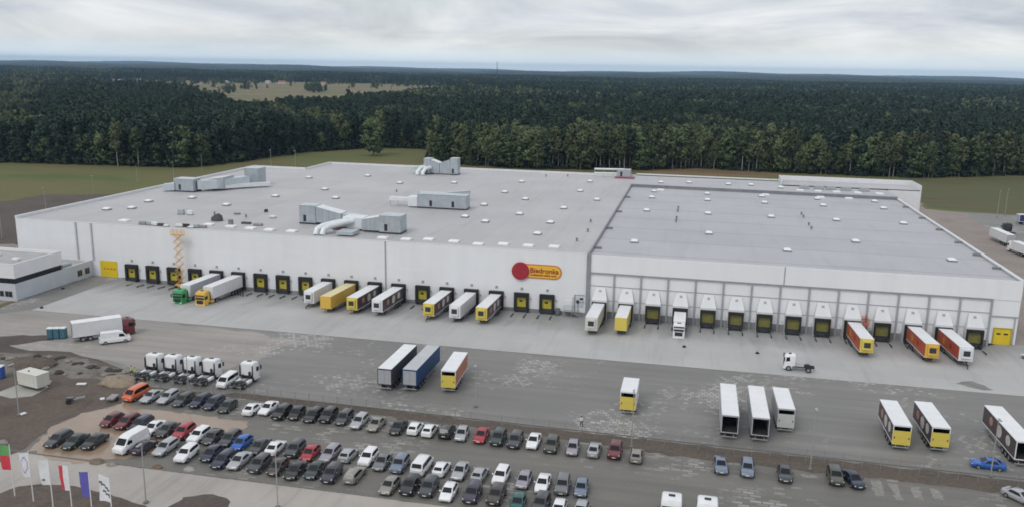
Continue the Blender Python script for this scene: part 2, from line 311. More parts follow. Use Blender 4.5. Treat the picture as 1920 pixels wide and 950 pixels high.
M_FIELD = soil('meadow', [(0.088, 0.112, 0.038), (0.12, 0.132, 0.048), (0.15, 0.128, 0.06), (0.095, 0.112, 0.038)], 0.012, (1, 2.2, 1), bump=0.3)
M_EARTH = soil('bare earth', [(0.07, 0.058, 0.05), (0.11, 0.092, 0.08), (0.085, 0.072, 0.064)], 0.05, (1, 1, 1))
M_MUD = soil('wet dark earth', [(0.075, 0.059, 0.049), (0.125, 0.098, 0.08), (0.095, 0.076, 0.063)], 0.12, rough=0.7)
M_GRAVEL = soil('gravel and rubble', [(0.09, 0.08, 0.07), (0.16, 0.145, 0.125), (0.22, 0.2, 0.18), (0.1, 0.09, 0.075)], 0.25, bump=0.8, fine=3.0)
M_TRACK = soil('sandy road', [(0.22, 0.185, 0.165), (0.29, 0.25, 0.225), (0.25, 0.22, 0.2)], 0.05)
M_STRIP = soil('fence strip earth', [(0.09, 0.076, 0.064), (0.12, 0.10, 0.083), (0.13, 0.098, 0.082)], 0.15, (1, 3, 1))
M_YARD = paving('yard block paving', (0.20, 0.194, 0.182), (0.42, 0.41, 0.395), 0.62)
M_PARK = paving('car park block paving', (0.158, 0.150, 0.134), (0.36, 0.352, 0.33), 0.6, cell=(1.6, 0.75))
M_LEFTYARD = paving('dusty block paving', (0.29, 0.268, 0.245), (0.42, 0.41, 0.39), 0.3)
M_APRON = concrete('apron concrete', (0.43, 0.425, 0.415), 6.0, var=0.09, joint=0.88, stains=0.32, dockdirt=0.3)
M_ROAD = concrete('access road concrete', (0.40, 0.37, 0.335), 5.0, var=0.12, joint=0.93, stains=0.45)
M_WATER = P('muddy water', (0.29, 0.215, 0.155), 0.16, var=0.14, vs_=0.12, spec=0.5)
M_DAMP = P('damp stain', (0.17, 0.165, 0.155), 0.4, var=0.3, vs_=0.6)
M_KERB = P('kerb concrete', (0.17, 0.165, 0.15), 0.8, var=0.15, vs_=1.5)

sheet('left_ground', [(-96, 95), (-96, 156), (-152, 157), (-262, 150), (-262, 88), (-150, 88)], -0.012, M_EARTH)
# base terrain: one sheet to the horizon, sunk under the ramped apron and the buildings
xs = [-17500, -9000, -3000, -900, -400, -200, -146, -143, 61, 66.5, 120, 300, 900, 3000, 8000, 12500]
ys = [-390, -300, 0, 60, 100, 140, 166.5, 168.5, 200, 333, 334, 380, 520, 900, 2500, 7000, 12000, 16000]
v = []; f = []
for y in ys:
    for x in xs:
        v.append((x, y, -1.8 if (-144 < x < 66 and 168 < y < 333.5) else -0.03))
for j in range(len(ys) - 1):
    for i in range(len(xs) - 1): a = j * len(xs) + i; f.append((a, a + 1, a + len(xs) + 1, a + len(xs)))
me = bpy.data.meshes.new('ground'); me.from_pydata(v, [], f); me.materials.append(M_FIELD); struct('ground', me)

# apron
mb = MB(); AX = [-142.8, -142] + list(range(-136, 61, 8)) + [61, 61.8, 62.6, 63.5, 66, 90]
AY = [156.2, 160, 164, 167.5] + [167.5 + 15.5 * k / 10 for k in range(1, 11)] + [186, 187.6]
vv = [(x, y + (0.0 if y > 157 else 0.0), ramp(x, y) + 0.012) for y in AY for x in AX]; n = len(AX)
ff = [(j * n + i, j * n + i + 1, (j + 1) * n + i + 1, (j + 1) * n + i) for j in range(len(AY) - 1) for i in range(n - 1)]
mb.add(vv, ff); ap = struct('apron', mb.mesh('apron', M_APRON))
sheet('side_pavement', [(-151.0, 187.6), (-142.8, 187.6), (-142.8, 156.2), (-150, 150), (-151.0, 160)], 0.016, M_YARD)
sheet('pavement', [(66.5, 156.2), (160, 156.2), (160, 200), (66.5, 200)], -0.004, M_APRON)
sheet('side_road', PX((1722, 372), (1735, 392), (1800, 398), (1920, 408), (2000, 415)) + [(170, 240), (120, 187), (67.3, 187.5), (67.3, 345)], 0.0, M_TRACK, 0.5, 4, 3)
sheet('truck_park', PX((1800, 398), (2020, 410), (2020, 470), (1905, 455)), 0.012, M_YARD, 0.4, 4, 4)
sheet('yard', [(-118, 122.3), (75, 120.2), (120, 120.2), (120, 156.2), (-150, 156.2), (-152, 150), (-120, 146), (-112, 134), (-96, 127)], 0.0, M_YARD)
sheet('parking_lot', [(-96, 95), (-92, 113), (-88, 118), (-74, 121.3), (62, 116.6), (80, 116), (80, 70), (-12, 70), (-22, 95.2)], 0.004, M_PARK)
sheet('dusty_yard', PX((-40, 640), (-40, 575), (85, 580), (470, 620), (560, 640), (430, 690), (330, 690), (250, 690), (130, 660), (60, 655)), 0.008, M_LEFTYARD, 0.5, 3, 5)
sheet('dirt_strip', PX((-60, 655), (100, 637), (100, 628), (-60, 630)), 0.02, M_EARTH, 0.3, 2, 6)
sheet('fence_strip', [(-76, 121.2), (-74, 123.4), (-22, 122), (90, 120.2), (90, 116.3), (2, 116.9), (-22, 119.0), (-50, 120.4)], 0.012, M_STRIP, 0.18, 1.5, 7)
sheet('access_road', [(-150, 90), (-96, 95.3), (-22, 95.2), (10, 94.2), (10, 40), (-150, 40)], 0.012, M_ROAD, 0.12, 2, 8)
sheet('muddy_patch', PX((318, 950), (345, 928), (400, 925), (430, 940), (440, 970), (330, 975)), 0.02, M_EARTH, 0.3, 1, 9)
sheet('dirt_area', PX((-60, 870), (-60, 660), (60, 660), (150, 668), (250, 695), (262, 735), (240, 752), (180, 768), (120, 790), (60, 830), (0, 865)), 0.016, M_MUD, 0.35, 1.5, 10)
sheet('rubble_bank', PX((-60, 715), (-60, 662), (60, 662), (150, 672), (252, 700), (262, 725), (235, 722), (190, 712), (110, 706), (40, 700)), 0.024, M_GRAVEL, 0.5, 1.2, 11)
sheet('muddy_water', PX((52, 846), (98, 800), (152, 773), (200, 765), (232, 752), (262, 765), (330, 772), (430, 786), (462, 790), (466, 800), (446, 806), (405, 812), (372, 806), (340, 800), (332, 830), (300, 845), (250, 856), (205, 862), (150, 868), (100, 862)), 0.03, M_WATER, 0.22, 0.8, 12)
sheet('earth_mound_edge', PX((-40, 935), (0, 925), (35, 911), (80, 906), (140, 911), (190, 922), (240, 936), (280, 952), (300, 985), (-40, 1000)), 0.03, M_MUD, 0.1, 1, 13)
sheet('left_field_road', [(-270, 170), (-176, 170), (-174, 330), (-190, 330), (-262, 300)], 0.0, M_EARTH, 1.0, 4, 14)
sheet('left_track', [(-260, 140), (-152, 150), (-152, 200), (-200, 215), (-260, 190)], 0.01, M_TRACK, 0.8, 4, 15)
M_OCHRE = soil('ochre field', [(0.13, 0.1, 0.055), (0.2, 0.14, 0.075), (0.1, 0.09, 0.045)], 0.02, (1, 4, 1))
sheet('ochre_field', PX((1205, 322), (1290, 314), (1460, 321), (1480, 332), (1230, 331)), 0.02, M_OCHRE, 1.5, 8, 16)
M_FIELDR = soil('mown field', [(0.075, 0.08, 0.04), (0.12, 0.105, 0.055), (0.09, 0.105, 0.045), (0.14, 0.10, 0.06)], 0.03, (0.5, 3.5, 1))
sheet('right_field', PX((1700, 333), (1760, 338), (1920, 333), (2060, 340), (2060, 420), (1920, 402), (1735, 389)), 0.0, M_FIELDR, 1.0, 6, 17)
M_FARF = soil('far stubble field', [(0.16, 0.125, 0.068), (0.225, 0.172, 0.10), (0.11, 0.12, 0.055), (0.21, 0.155, 0.088)], 0.006, (1, 3, 1), bump=0.0, fine=0.05)
# kerbs along the yard and the fence strip
mb = MB(); mb.box(-74, 90, 0, 0.18, 0, 0.13); kerb = mb.mesh('kerb', M_KERB)
k = struct('kerb', kerb); k.location = (0, 122.05, 0); k.rotation_euler = (0, 0, R_(-0.75))
mb = MB(); mb.box(-94, -22, 0, 0.18, 0, 0.13); k = struct('kerb', mb.mesh('kerb', M_KERB)); k.location = (0, 95.1, 0)
mb = MB(); mb.box(-142.8, 75, 0, 0.16, 0, 0.022); k = struct('drain_edge', mb.mesh('drain_edge', M_KERB)); k.location = (0, 156.05, 0)
sheet('damp_patch', PX((1790, 718), (1808, 714), (1822, 714), (1845, 722), (1863, 731), (1845, 731), (1815, 724)), 0.02, M_DAMP, 0.12, 0.8, 18)
M_DRY = P('dry sandy patch', (0.21, 0.2, 0.18), 0.85, var=0.15, vs_=1.6, col2=(0.30, 0.29, 0.27))
for i, q in enumerate([((1632, 900), (1652, 900), (1662, 930), (1640, 928)), ((1664, 905), (1684, 908), (1694, 938), (1682, 936)), ((1704, 911), (1724, 913), (1734, 938), (1716, 934)), ((1742, 915), (1760, 918), (1770, 936), (1754, 934)), ((1500, 888), (1532, 891), (1536, 897), (1505, 894)), ((1208, 853), (1236, 856), (1236, 859), (1208, 856)), ((1255, 857), (1276, 860), (1276, 864), (1256, 861)), ((1290, 862), (1310, 864), (1310, 868), (1290, 866)), ((1662, 898), (1684, 900), (1684, 903), (1664, 902))]):
    sheet('sand_patch', PX(*q), 0.02 + i * 0.0005, M_DRY, 0.12, 0.5, 30 + i)

# ------------------------------------------------------------------ warehouse
M_WALL = cladding('white wall panels', (0.79, 0.80, 0.815), 6.0, 1.15, 0.955, 0.06)
M_WALLR = cladding('white cold store panels', (0.80, 0.81, 0.825), 1.2, 50.0, 0.965, 0.05)
M_ROOFL = concrete('grey roof membrane', (0.45, 0.445, 0.447), 36.0, var=0.08, joint=0.9, stains=0.28, rough=0.55, rows=24.0, msize=0.3)
M_ROOFR = concrete('light grey roof membrane', (0.43, 0.435, 0.448), 900.0, var=0.07, joint=0.80, stains=0.2, rough=0.55, rows=16.3, msize=0.55)
M_FLASH = P('grey flashing', (0.2, 0.205, 0.215), 0.5, var=0.15, vs_=0.6); M_TRIM = P('grey steel trim', (0.33, 0.345, 0.365), 0.5, var=0.1, vs_=1)
M_PARA = P('white parapet', (0.70, 0.71, 0.725), 0.5, var=0.06, vs_=0.5); M_PLINTH = P('concrete plinth', (0.24, 0.24, 0.245), 0.8, var=0.2, vs_=0.8)
M_SHEL = P('black dock shelter', (0.014, 0.014, 0.015), 0.75, var=0.3, vs_=2); M_DOORY = P('yellow dock door', (0.50, 0.42, 0.05), 0.5, var=0.15, vs_=1.2)
M_DOORO = P('olive dock door', (0.17, 0.16, 0.04), 0.55, var=0.2, vs_=1.2); M_GATE = P('bright yellow gate', (0.70, 0.52, 0.02), 0.45, var=0.06, vs_=1); M_RUB = P('dock bumper', (0.03, 0.033, 0.04), 0.7, var=0.3, vs_=3)
M_DWIN = P('dark window', (0.02, 0.022, 0.026), 0.15); M_NUM = P('number sign grey', (0.32, 0.34, 0.35), 0.5, var=0.3, vs_=6); M_HOUSE = P('white dock house', (0.64, 0.65, 0.66), 0.5, var=0.05, vs_=0.6)
M_SKY = P('rooflight acrylic', (0.80, 0.81, 0.82), 0.3, var=0.06, vs_=2); M_REDT = P('orange red lettering', (0.55, 0.14, 0.03), 0.5, var=0.1, vs_=3)
ZL, ZR, ZB, XJ, XL0, XR1 = 13.75, 13.3, 14.3, -22.3, -173.3, 67.0
WH = thing('warehouse', 'huge white distribution warehouse with grey flat roof and two runs of loading docks', 'warehouse', (-50, YF, 0))
def wp(name, mb, mats, smooth=None, parent=None):
    """part given in world coordinates"""
    me = mb.mesh(name, mats, smooth); o = obj(name, me, parent or WH); base = Vector((-50, YF, 0))
    o.location = -base if parent is None else (0, 0, 0); return o
# left block walls (outer skins 0.25 m thick)
wp('front_wall', MB().box(XL0, XJ - 0.4, YF, YF + 0.25, 0.02, ZL), M_WALL)
wp('front_plinth', MB().box(-143, XJ - 0.4, YF + 0.04, YF + 0.3, -1.0, 0.02), M_PLINTH)
wp('left_wall', MB().box(XL0, XL0 + 0.25, YF + 0.25, 312, -0.5, ZL), M_WALL)
wp('rear_wall', MB().box(XL0 + 0.25, -150.3, 311.75, 312, -0.5, ZL).box(-150.5, -150.25, 312, 333.6, -0.5, ZL).box(-150.25, XR1 - 0.3, 333.6, 333.9, -0.5, ZL + 0.4), M_WALL)
rl = MB(); rl.add([(XL0 + 0.25, YF + 0.25, ZL), (XJ, YF + 0.25, ZL), (XJ, 333.6, ZL), (-150.25, 333.6, ZL), (-150.25, 311.75, ZL), (XL0 + 0.25, 311.75, ZL)], [(0, 1, 2, 3, 4, 5)])
roofL = wp('roof', rl, M_ROOFL); tag(roofL, 'grey membrane roof of the taller left block')
par = MB(); par.box(XL0 - 0.06, XL0 + 0.5, YF - 0.03, 312.05, ZL + 0.004, ZL + 0.75).box(XL0 + 0.5, -150.3, 311.55, 312.05, ZL + 0.004, ZL + 0.75).box(-150.55, -150.05, 311.55, 333.9, ZL + 0.004, ZL + 0.75).box(-150.05, XJ, 333.4, 333.95, ZL + 0.004, ZL + 0.75)
wp('parapet', par, M_PARA)
wp('roof_edge_trim', MB().box(XL0 + 0.5, XJ - 0.4, YF - 0.05, YF + 0.3, ZL + 0.004, ZL + 0.10), M_PARA)
# joint between the two blocks
wp('joint_pilaster', MB().box(XJ - 0.4, XJ + 0.5, YF - 0.35, YF + 0.2, -0.95, ZL + 0.1), P('grey pilaster', (0.25, 0.265, 0.285), 0.5, var=0.08, vs_=0.5))
wp('joint_flashing', MB().box(XJ - 0.15, XJ + 0.18, YF + 0.3, 307, ZR - 0.3, ZL + 0.22), M_FLASH)
wp('wall_joint', MB().box(-71.1, -70.7, YF - 0.06, YF - 0.003, 0.0, ZL), M_TRIM)
for X in (-155.2, -150.7): wp('downpipe', MB().box(X - 0.18, X + 0.18, YF - 0.3, YF - 0.02, 4.2, ZL), P('downpipe grey', (.46, .475, .49), .5, var=.1, vs_=1))
# right block
wp('fascia_wall', MB().box(XJ + 0.5, XR1, YF - 0.02, YF + 0.25, 9.5, ZR + 0.35), M_WALLR)
wp('lower_wall', MB().box(XJ + 0.5, XR1, YF + 0.10, YF + 0.30, 0.7, 9.5).box(62.0, XR1, YF + 0.10, YF + 0.30, 0.1, 0.7), M_WALLR)
wp('lower_plinth', MB().box(XJ + 0.5, 62.0, YF + 0.05, YF + 0.32, -1.0, 0.7).box(62.0, XR1, YF + 0.06, YF + 0.3, -0.1, 0.1), M_PLINTH)
wp('fascia_joint', MB().box(20.1, 20.35, YF - 0.05, YF - 0.022, 9.7, ZR + 0.33), M_TRIM)
wp('right_wall', MB().box(XR1 - 0.25, XR1, YF + 0.25, 320, -0.5, ZR + 0.3), M_WALLR)
rr = MB(); rr.add([(XJ + 0.18, YF + 0.25, ZR), (XR1 - 0.25, YF + 0.25, ZR), (XR1 - 0.25, 303.5, ZR), (XJ + 0.18, 307.0, ZR)], [(0, 1, 2, 3)])
roofR = wp('roof', rr, M_ROOFR); tag(roofR, 'light grey membrane roof of the cold store block on the right')
wp('parapet', MB().box(XR1 - 0.55, XR1 + 0.06, YF - 0.03, 320, ZR + 0.3, ZR + 0.62), M_PARA)
rb = MB(); rb.add([(XJ, 307.0, ZB), (XR1 - 0.25, 303.5, ZB), (XR1 - 0.25, 333.6, ZB), (XJ, 333.6, ZB)], [(0, 1, 2, 3)])
roofB = wp('roof', rb, M_ROOFR); tag(roofB, 'raised rear strip of the roof')
wp('roof_step', MB().add([(XJ, 307.0, ZR - .2), (XR1 - 0.3, 303.5, ZR - .2), (XR1 - 0.3, 303.5, ZB + .05), (XJ, 307.0, ZB + .05), (XJ, 307.4, ZB + .05), (XR1 - 0.3, 303.9, ZB + .05)], [(0, 1, 2, 3), (3, 2, 5, 4)]), M_FLASH)
wp('rear_parapet', MB().box(XJ, 31, 333.3, 333.9, ZB + 0.4, ZB + 0.8), M_PARA)
# raised rear right head house
hb = MB(); z0, z1 = -0.5, 16.4
hb.box(31, 78.0, 335.7, 336, z0, z1).box(77.7, 78.0, 321, 335.7, z0, z1 - 0.004).box(67.02, 77.7, 321, 321.3, z0, z1 - 2.0).box(31, 31.3, 324, 335.7, ZB, z1 - 0.006)
wp('head_house', hb, M_PARA)
wp('head_house_roof', MB().box(31.3, 77.7, 321.3, 335.7, ZB + 0.35, ZB + 0.4), M_ROOFL)
# columns, beam and rail in front of the recessed cold store wall
RB = [-19.4 + 6 * k for k in range(14)]
for k in range(15):
    X = -22.4 + 6 * k
    if k == 0: continue
    wp('column', MB().box(X - 0.17, X + 0.17, YF - 0.28, YF - 0.024, -0.9, 9.42), M_TRIM)
wp('beam', MB().box(XJ + 0.5, 61.8, YF - 0.3, YF - 0.021, 9.42, 9.66), P('beam grey', (0.27, 0.285, 0.305), 0.5, var=0.1, vs_=1))
wp('cladding_rail', MB().box(XJ + 0.5, 61.6, YF - 0.02, YF + 0.09, 6.5, 6.62), M_TRIM)
wp('cladding_rail', MB().box(XJ + 0.5, 61.6, YF + 0.0, YF + 0.09, 3.2, 3.28), M_TRIM)
wp('gate_surround', MB().box(61.9, 67.0, YF - 0.16, YF - 0.023, 5.9, 6.1).box(66.3, 66.5, YF - 0.15, YF - 0.024, 0, 5.9), M_TRIM)
g = wp('gate', MB().box(62.8, 65.9, YF - 0.12, YF + 0.09, 0.0, 3.3), M_GATE); [wp('gate_window', MB().box(q, q + 0.8, YF - 0.15, YF - 0.122, 2.1, 2.45), M_DWIN, parent=g) for q in (63.2, 64.6)]
wp('gate_frame', MB().box(62.55, 62.8, YF - 0.18, YF + 0.09, 0.0, 3.55).box(65.9, 66.15, YF - 0.18, YF + 0.09, 0, 3.55).box(62.8, 65.9, YF - 0.18, YF + 0.09, 3.3, 3.55), P('gate frame ochre', (0.4, 0.31, 0.05), 0.5, var=0.1, vs_=2), parent=g)
g = wp('gate', MB().box(-148.9, -144.0, YF - 0.14, YF - 0.003, 0.0, 4.2), M_GATE)
for i in range(4): wp('gate_lettering', MB().box(-147.9 + i * 0.95, -147.3 + i * 0.95, YF - 0.17, YF - 0.142, 1.95, 2.35), M_REDT, parent=g)
# loading docks: left run of 19
def dock_left():
    s = MB(); s.box(-1.72, -1.15, -0.8, 0, -0.5, 3.75).box(1.15, 1.72, -0.8, 0, -0.5, 3.75).box(-1.15, 1.15, -0.8, 0, 2.75, 3.75)
    d = MB().box(-1.15, 1.15, -0.16, -0.01, 0.35, 2.75); dw = MB().box(-0.55, 0.25, -0.19, -0.162, 1.55, 2.0)
    b = MB().box(-1.45, 1.45, -0.75, -0.01, -0.45, 0.33).box(-1.5, -1.1, -1.0, -0.76, -0.6, 0.3).box(1.1, 1.5, -1.0, -0.76, -0.6, 0.3)
    nm = MB().box(-0.3, 0.3, -0.08, -0.005, 4.35, 4.95); wg = MB().tube([(0, -2.2, 0.1), (0, -4.9, 0.28)], 0.11).tube([(0, -4.9, 0.28), (0, -4.9, -0.1)], 0.11)
    lp = MB().box(-0.12, 0.12, -0.4, 0, 0, 0.2)
    return [x.mesh(n, m) for x, n, m in ((s, 'dock_shelter', M_SHEL), (d, 'dock_door', M_DOORY), (dw, 'door_window', M_DWIN), (b, 'dock_leveller', M_RUB), (nm, 'number_sign', M_NUM), (wg, 'wheel_guide', CHASSIS), (lp, 'dock_lamp', GALV))]
DL = dock_left()
def put(me, parent, loc): o = obj(me.name, me, parent, loc); return o
DOCKX = [-31.6 - 6 * k for k in range(19)][::-1]       # index 0 = leftmost
for i, X in enumerate(DOCKX):
    s = put(DL[0], WH, (X + 50, 0, 0)); 
    put(DL[1], s, (0, 0, 0)); put(DL[2], s, (0, 0, 0)); put(DL[3], s, (0, 0, 0)); put(DL[4], s, (0, 0, 0)); put(DL[6], s, (2.1, 0, 2.4))
    for q in (-1.45, 1.45): put(DL[5], s, (q, 0, -0.86))
def dock_right():
    h = MB(); a = [(-1.05, 0, 6.35), (1.05, 0, 6.35), (1.7, -1.9, 3.75), (-1.7, -1.9, 3.75), (-1.7, -1.9, 3.3), (1.7, -1.9, 3.3), (-1.7, 0.1, 3.3), (1.7, 0.1, 3.3)]
    h.add(a, [(0, 1, 2, 3), (3, 2, 5, 4), (0, 3, 4, 6), (1, 7, 5, 2), (4, 5, 7, 6), (0, 6, 7, 1)]).box(-1.7, -1.5, -1.8, 0.1, -0.85, 3.29).box(1.5, 1.7, -1.8, 0.1, -0.85, 3.29)
    s = MB(); s.box(-1.65, -1.3, -2.3, -1.81, -0.4, 3.28).box(1.3, 1.65, -2.3, -1.81, -0.4, 3.28).box(-1.3, 1.3, -2.3, -1.81, 2.65, 3.28)
    d = MB().box(-1.3, 1.3, -1.75, -1.6, 0.35, 2.65)
    b = MB().box(-1.48, 1.48, -1.9, -0.1, -0.7, 0.3).box(-1.5, -1.1, -2.5, -2.31, -0.75, 0.25).box(1.1, 1.5, -2.5, -2.31, -0.75, 0.25).box(-0.9, 0.9, -2.2, -1.9, -0.6, 0.1)
    nm = MB().slab([(-0.3, -0.75, 5.345), (0.3, -0.75, 5.345), (0.3, -0.42, 5.796), (-0.3, -0.42, 5.796)], 0.03)
    rail = MB().tube([(0, -1.9, -0.9), (0, -1.9, 1.6), (0, -0.1, 1.6)], 0.05)
    pl = MB().box(-0.25, 0.25, -0.2, 0.0, 0.0, 1.2)
    wg = MB().tube([(0, -3.4, 0.1), (0, -5.6, 0.26)], 0.11).tube([(0, -5.6, 0.26), (0, -5.6, -0.1)], 0.11)
    return [x.mesh(n, m) for x, n, m in ((h, 'dock_house', M_HOUSE), (s, 'dock_shelter', M_SHEL), (d, 'dock_door', M_DOORO), (b, 'dock_leveller', M_RUB), (nm, 'number_sign', M_NUM), (rail, 'guard_rail', M_TRIM), (wg, 'wheel_guide', CHASSIS))]
DR = dock_right()
for X in RB:
    s = put(DR[0], WH, (X + 50, 0, 0))
    for k in (1, 2, 3, 4): put(DR[k], s, (0, 0, 0))
    put(DR[5], s, (-2.2, 0, 0))
    for q in (-1.45, 1.45): put(DR[6], s, (q, 0, -0.86))
# roof vents, on the 18 m grid of the frame
def vent():
    m = MB(); m.box(-0.95, 0.95, -0.95, 0.95, 0, 0.35, 1)
    m.loft([[(x * s, y * s, z) for x, y in ((-1, -1), (1, -1), (1, 1), (-1, 1))] for s, z in ((0.88, 0.352), (0.80, 0.55), (0.5, 0.75), (0.16, 0.82))], 0); return m.mesh('roof_vent', [M_SKY, M_FLASH], 30)
VT = vent()
def lowvent(): return MB().box(-1.25, 1.25, -1.0, 1.0, 0, 0.28, 1).loft([[(x * 1.2 * s, y * 0.95 * s, z) for x, y in ((-1, -1), (1, -1), (1, 1), (-1, 1))] for s, z in ((1, 0.284), (0.93, 0.42), (0.5, 0.5))], 0).mesh('rooflight', [M_SKY, M_PARA])
VL = lowvent()
def onroof(me, par, X, Y, z): o = obj(me.name, me, par, (X, Y, z)); return o
for i in range(5):
    for j, Y in enumerate((206, 222.6, 254.5, 282, 296.5)):
        if (i + j) % 2 == 1 and j < 2: continue
        X = -13.5 + 17.92 * i; onroof(VT, roofR, X, Y, ZR)
for X in (-13.5, 22, 40, 49): onroof(VL, roofR, X + 2, 301.5, ZR)
for X in (-12, -2, 12, 20, 30): onroof(VT, roofB, X, 312 + (X % 7), ZB)
for X in (36, 42, 48, 55, 62): onroof(VL, roofB, X, 309.5, ZB)
for X in (38, 43, 47, 52, 58): onroof(MB().bbox(-1.6, 1.6, -0.9, 0.9, 0, 1.3, 0.1).mesh('roof_plant', GALV), roofB, X, 315.5, ZB)
for X, Y in [(-144.5, 191.6), (-114.4, 192.4), (-97, 191), (-72.7, 190), (-66.7, 189.8), (-61.6, 191.4), (-55.1, 190.7), (-48.8, 189.4), (-43.1, 191.1), (-37.1, 191), (-31.1, 191.6), (-103, 191), (-108.5, 191.5), (-121, 193)]: onroof(VL, roofL, X, Y + 0.8, ZL)
for X, Y in [(-37.6, 248.3), (-37.3, 223.2), (-37.7, 206.5), (-37.8, 286), (-61.6, 225.1), (-61.6, 246.8), (-54.4, 219.4), (-108.9, 245.5), (-133.2, 223.1), (-120, 262), (-102, 285), (-84, 262), (-84, 292), (-61.6, 275), (-61.6, 303), (-37.8, 312), (-138, 288), (-120, 300), (-30, 268), (-48, 234), (-150, 232), (-128, 243), (-155, 210), (-158, 222), (-160, 206), (-52, 262)]: onroof(VT, roofL, X, Y, ZL)
sp = MB().cyl((0, 0, 0.35), (0, 0, 1), 0.22, 0.7, 8).cyl((0, 0, 0.75), (0, 0, 1), 0.36, 0.12, 8).mesh('roof_pipe', M_FLASH)
for X, Y in [(-4.4, 262), (-4.4, 256), (-4.4, 243), (-4.4, 238), (31.5, 262), (31.5, 257), (31.5, 244), (31.5, 238)]: onroof(sp, roofR, X, Y, ZR)
for X, Y in [(-27, 201), (-26, 214), (-27, 228), (-56, 322), (-48, 325), (-96, 265), (-128, 208), (-118, 207), (-100, 218)]: onroof(sp, roofL, X, Y, ZL)
bkt = MB().box(-1.6, 0, -0.3, 0.3, 0, 0.5).mesh('roof_drain_box', M_FLASH)
for Y in (200, 214, 229, 247, 266, 287): onroof(bkt, roofR, 66.4, Y, ZR)
for Y in (196, 222, 250, 280): onroof(bkt, roofR, XJ + 1.9, Y, ZR)

# ------------------------------------------------------------------ shop sign on the wall (round mascot left out: a plain red disc stands in its place)
SG = thing('wall_sign', 'yellow pill-shaped shop sign with red lettering and round red panel', 'sign', (-33.6, YF, 9.0))
def pill(x0, x1, z0, z1, y0, y1, n=12):
    r = (z1 - z0) / 2; pts = [(x0, z0), (x1 - r, z0)] + [(x1 - r + r * math.cos(a), z0 + r + r * math.sin(a)) for a in [-math.pi / 2 + math.pi * k / n for k in range(1, n)]] + [(x1 - r, z1), (x0, z1)]
    return MB().loft([[(a, y0, b) for a, b in pts], [(a, y1, b) for a, b in pts]])
obj('border', pill(-3.2, 5.2, -1.62, 1.62, -0.2, -0.003).mesh('border', P('sign border red orange', (0.55, 0.16, 0.03), 0.45, var=0.05, vs_=1)), SG)
obj('board', pill(-3.0, 4.98, -1.4, 1.4, -0.28, -0.203).mesh('board', P('sign yellow', (0.80, 0.47, 0.05), 0.4, var=0.04, vs_=1)), SG)
obj('red_disc', MB().cyl((-4.35, -0.26, -0.1), (0, 1, 0), 2.05, 0.5, 28).mesh('red_disc', P('sign red', (0.34, 0.02, 0.035), 0.4, var=0.1, vs_=1), 40), SG)
M_LET = P('sign lettering red', (0.30, 0.02, 0.02), 0.5, var=0.05, vs_=2)
def text(name, s, size, loc, parent, mat, rot=(math.pi / 2, 0, 0), ext=0.03, align='LEFT', off=0.0):
    c = bpy.data.curves.new(name, 'FONT'); c.body = s; c.size = size; c.extrude = ext; c.align_x = align; c.resolution_u = 3; c.offset = off; c.materials.append(mat)
    tmp = bpy.data.objects.new(name, c); COL.objects.link(tmp); bpy.context.view_layer.update()
    me = bpy.data.meshes.new_from_object(tmp.evaluated_get(bpy.context.evaluated_depsgraph_get())); bpy.data.objects.remove(tmp); me.name = name
    return obj(name, me, parent, loc, rot)
text('lettering', 'Biedronka', 1.62, (-2.15, -0.32, -0.28), SG, M_LET, off=0.03)
text('small_lettering', 'Codziennie niskie ceny', 0.66, (-2.1, -0.32, -0.98), SG, M_LET, off=0.012)
# ------------------------------------------------------------------ air handling plant on the roof
M_AHU = P('air handler casing', (0.40, 0.44, 0.47), 0.45, 0.15, var=0.12, vs_=0.5); M_DUCT = P('bright duct', (0.55, 0.60, 0.63), 0.35, 0.45, var=0.1, vs_=0.6); M_DUCTW = P('white duct', (0.72, 0.75, 0.77), 0.4, 0.1, var=0.06, vs_=0.7)
def casing(par, x0, x1, y0, y1, z0, z1, n, doors=1):
    """panelled casing: each panel its own piece with a shadow gap"""
    c = obj('casing', MB().box(x0 + .04, x1 - .04, y0 + .04, y1 - .04, z0, z1 - .04).mesh('casing', M_AHU), par)
    w_ = (x1 - x0) / n
    for i in range(n):
        a, b = x0 + i * w_ + .03, x0 + (i + 1) * w_ - .03
        obj('panel', MB().box(a, b, y0, y0 + .038, z0 + .12, z1 - .1).mesh('panel', M_AHU), c)
        obj('roof_panel', MB().box(a, b, y0 - .08, y1 + .08, z1 - .038, z1 + .03).mesh('roof_panel', M_DUCT), c)
    for i in range(doors):
        xx = x0 + (x1 - x0) * (0.25 + 0.45 * i); obj('door', MB().box(xx, xx + .8, y0 - .03, y0 - .002, z0 + .3, z0 + 2.0).mesh('door', BLKPL), c)
    obj('base_frame', MB().box(x0, x1, y0, y1, z0 - .35, z0 - .004).mesh('base_frame', CHASSIS), par)
    for q in (x0 + .3, x1 - .3): obj('louvre', MB().box(q - .25, q + .25, y0 - .06, y0 - .002, z1 - 1.1, z1 - .5).mesh('louvre', GALV), c)
    return c
def duct(par, pts, w2, h2, mat=None):
    """rectangular duct along pts (centre line)"""
    rings = []
    for i, p in enumerate(pts):
        a = Vector(pts[min(i + 1, len(pts) - 1)]) - Vector(pts[max(i - 1, 0)]); a.z = 0
        n = Vector((-a.y, a.x, 0)).normalized() if a.length > 1e-4 else Vector((0, 1, 0)); p = Vector(p)
        ww = w2[i] if isinstance(w2, (list, tuple)) else w2; hh = h2[i] if isinstance(h2, (list, tuple)) else h2
        rings.append([tuple(p + n * s * ww + Vector((0, 0, t * hh))) for s, t in ((-1, -1), (1, -1), (1, 1), (-1, 1))])
    return obj('duct', MB().loft(rings).mesh('duct', mat or M_DUCT), par)
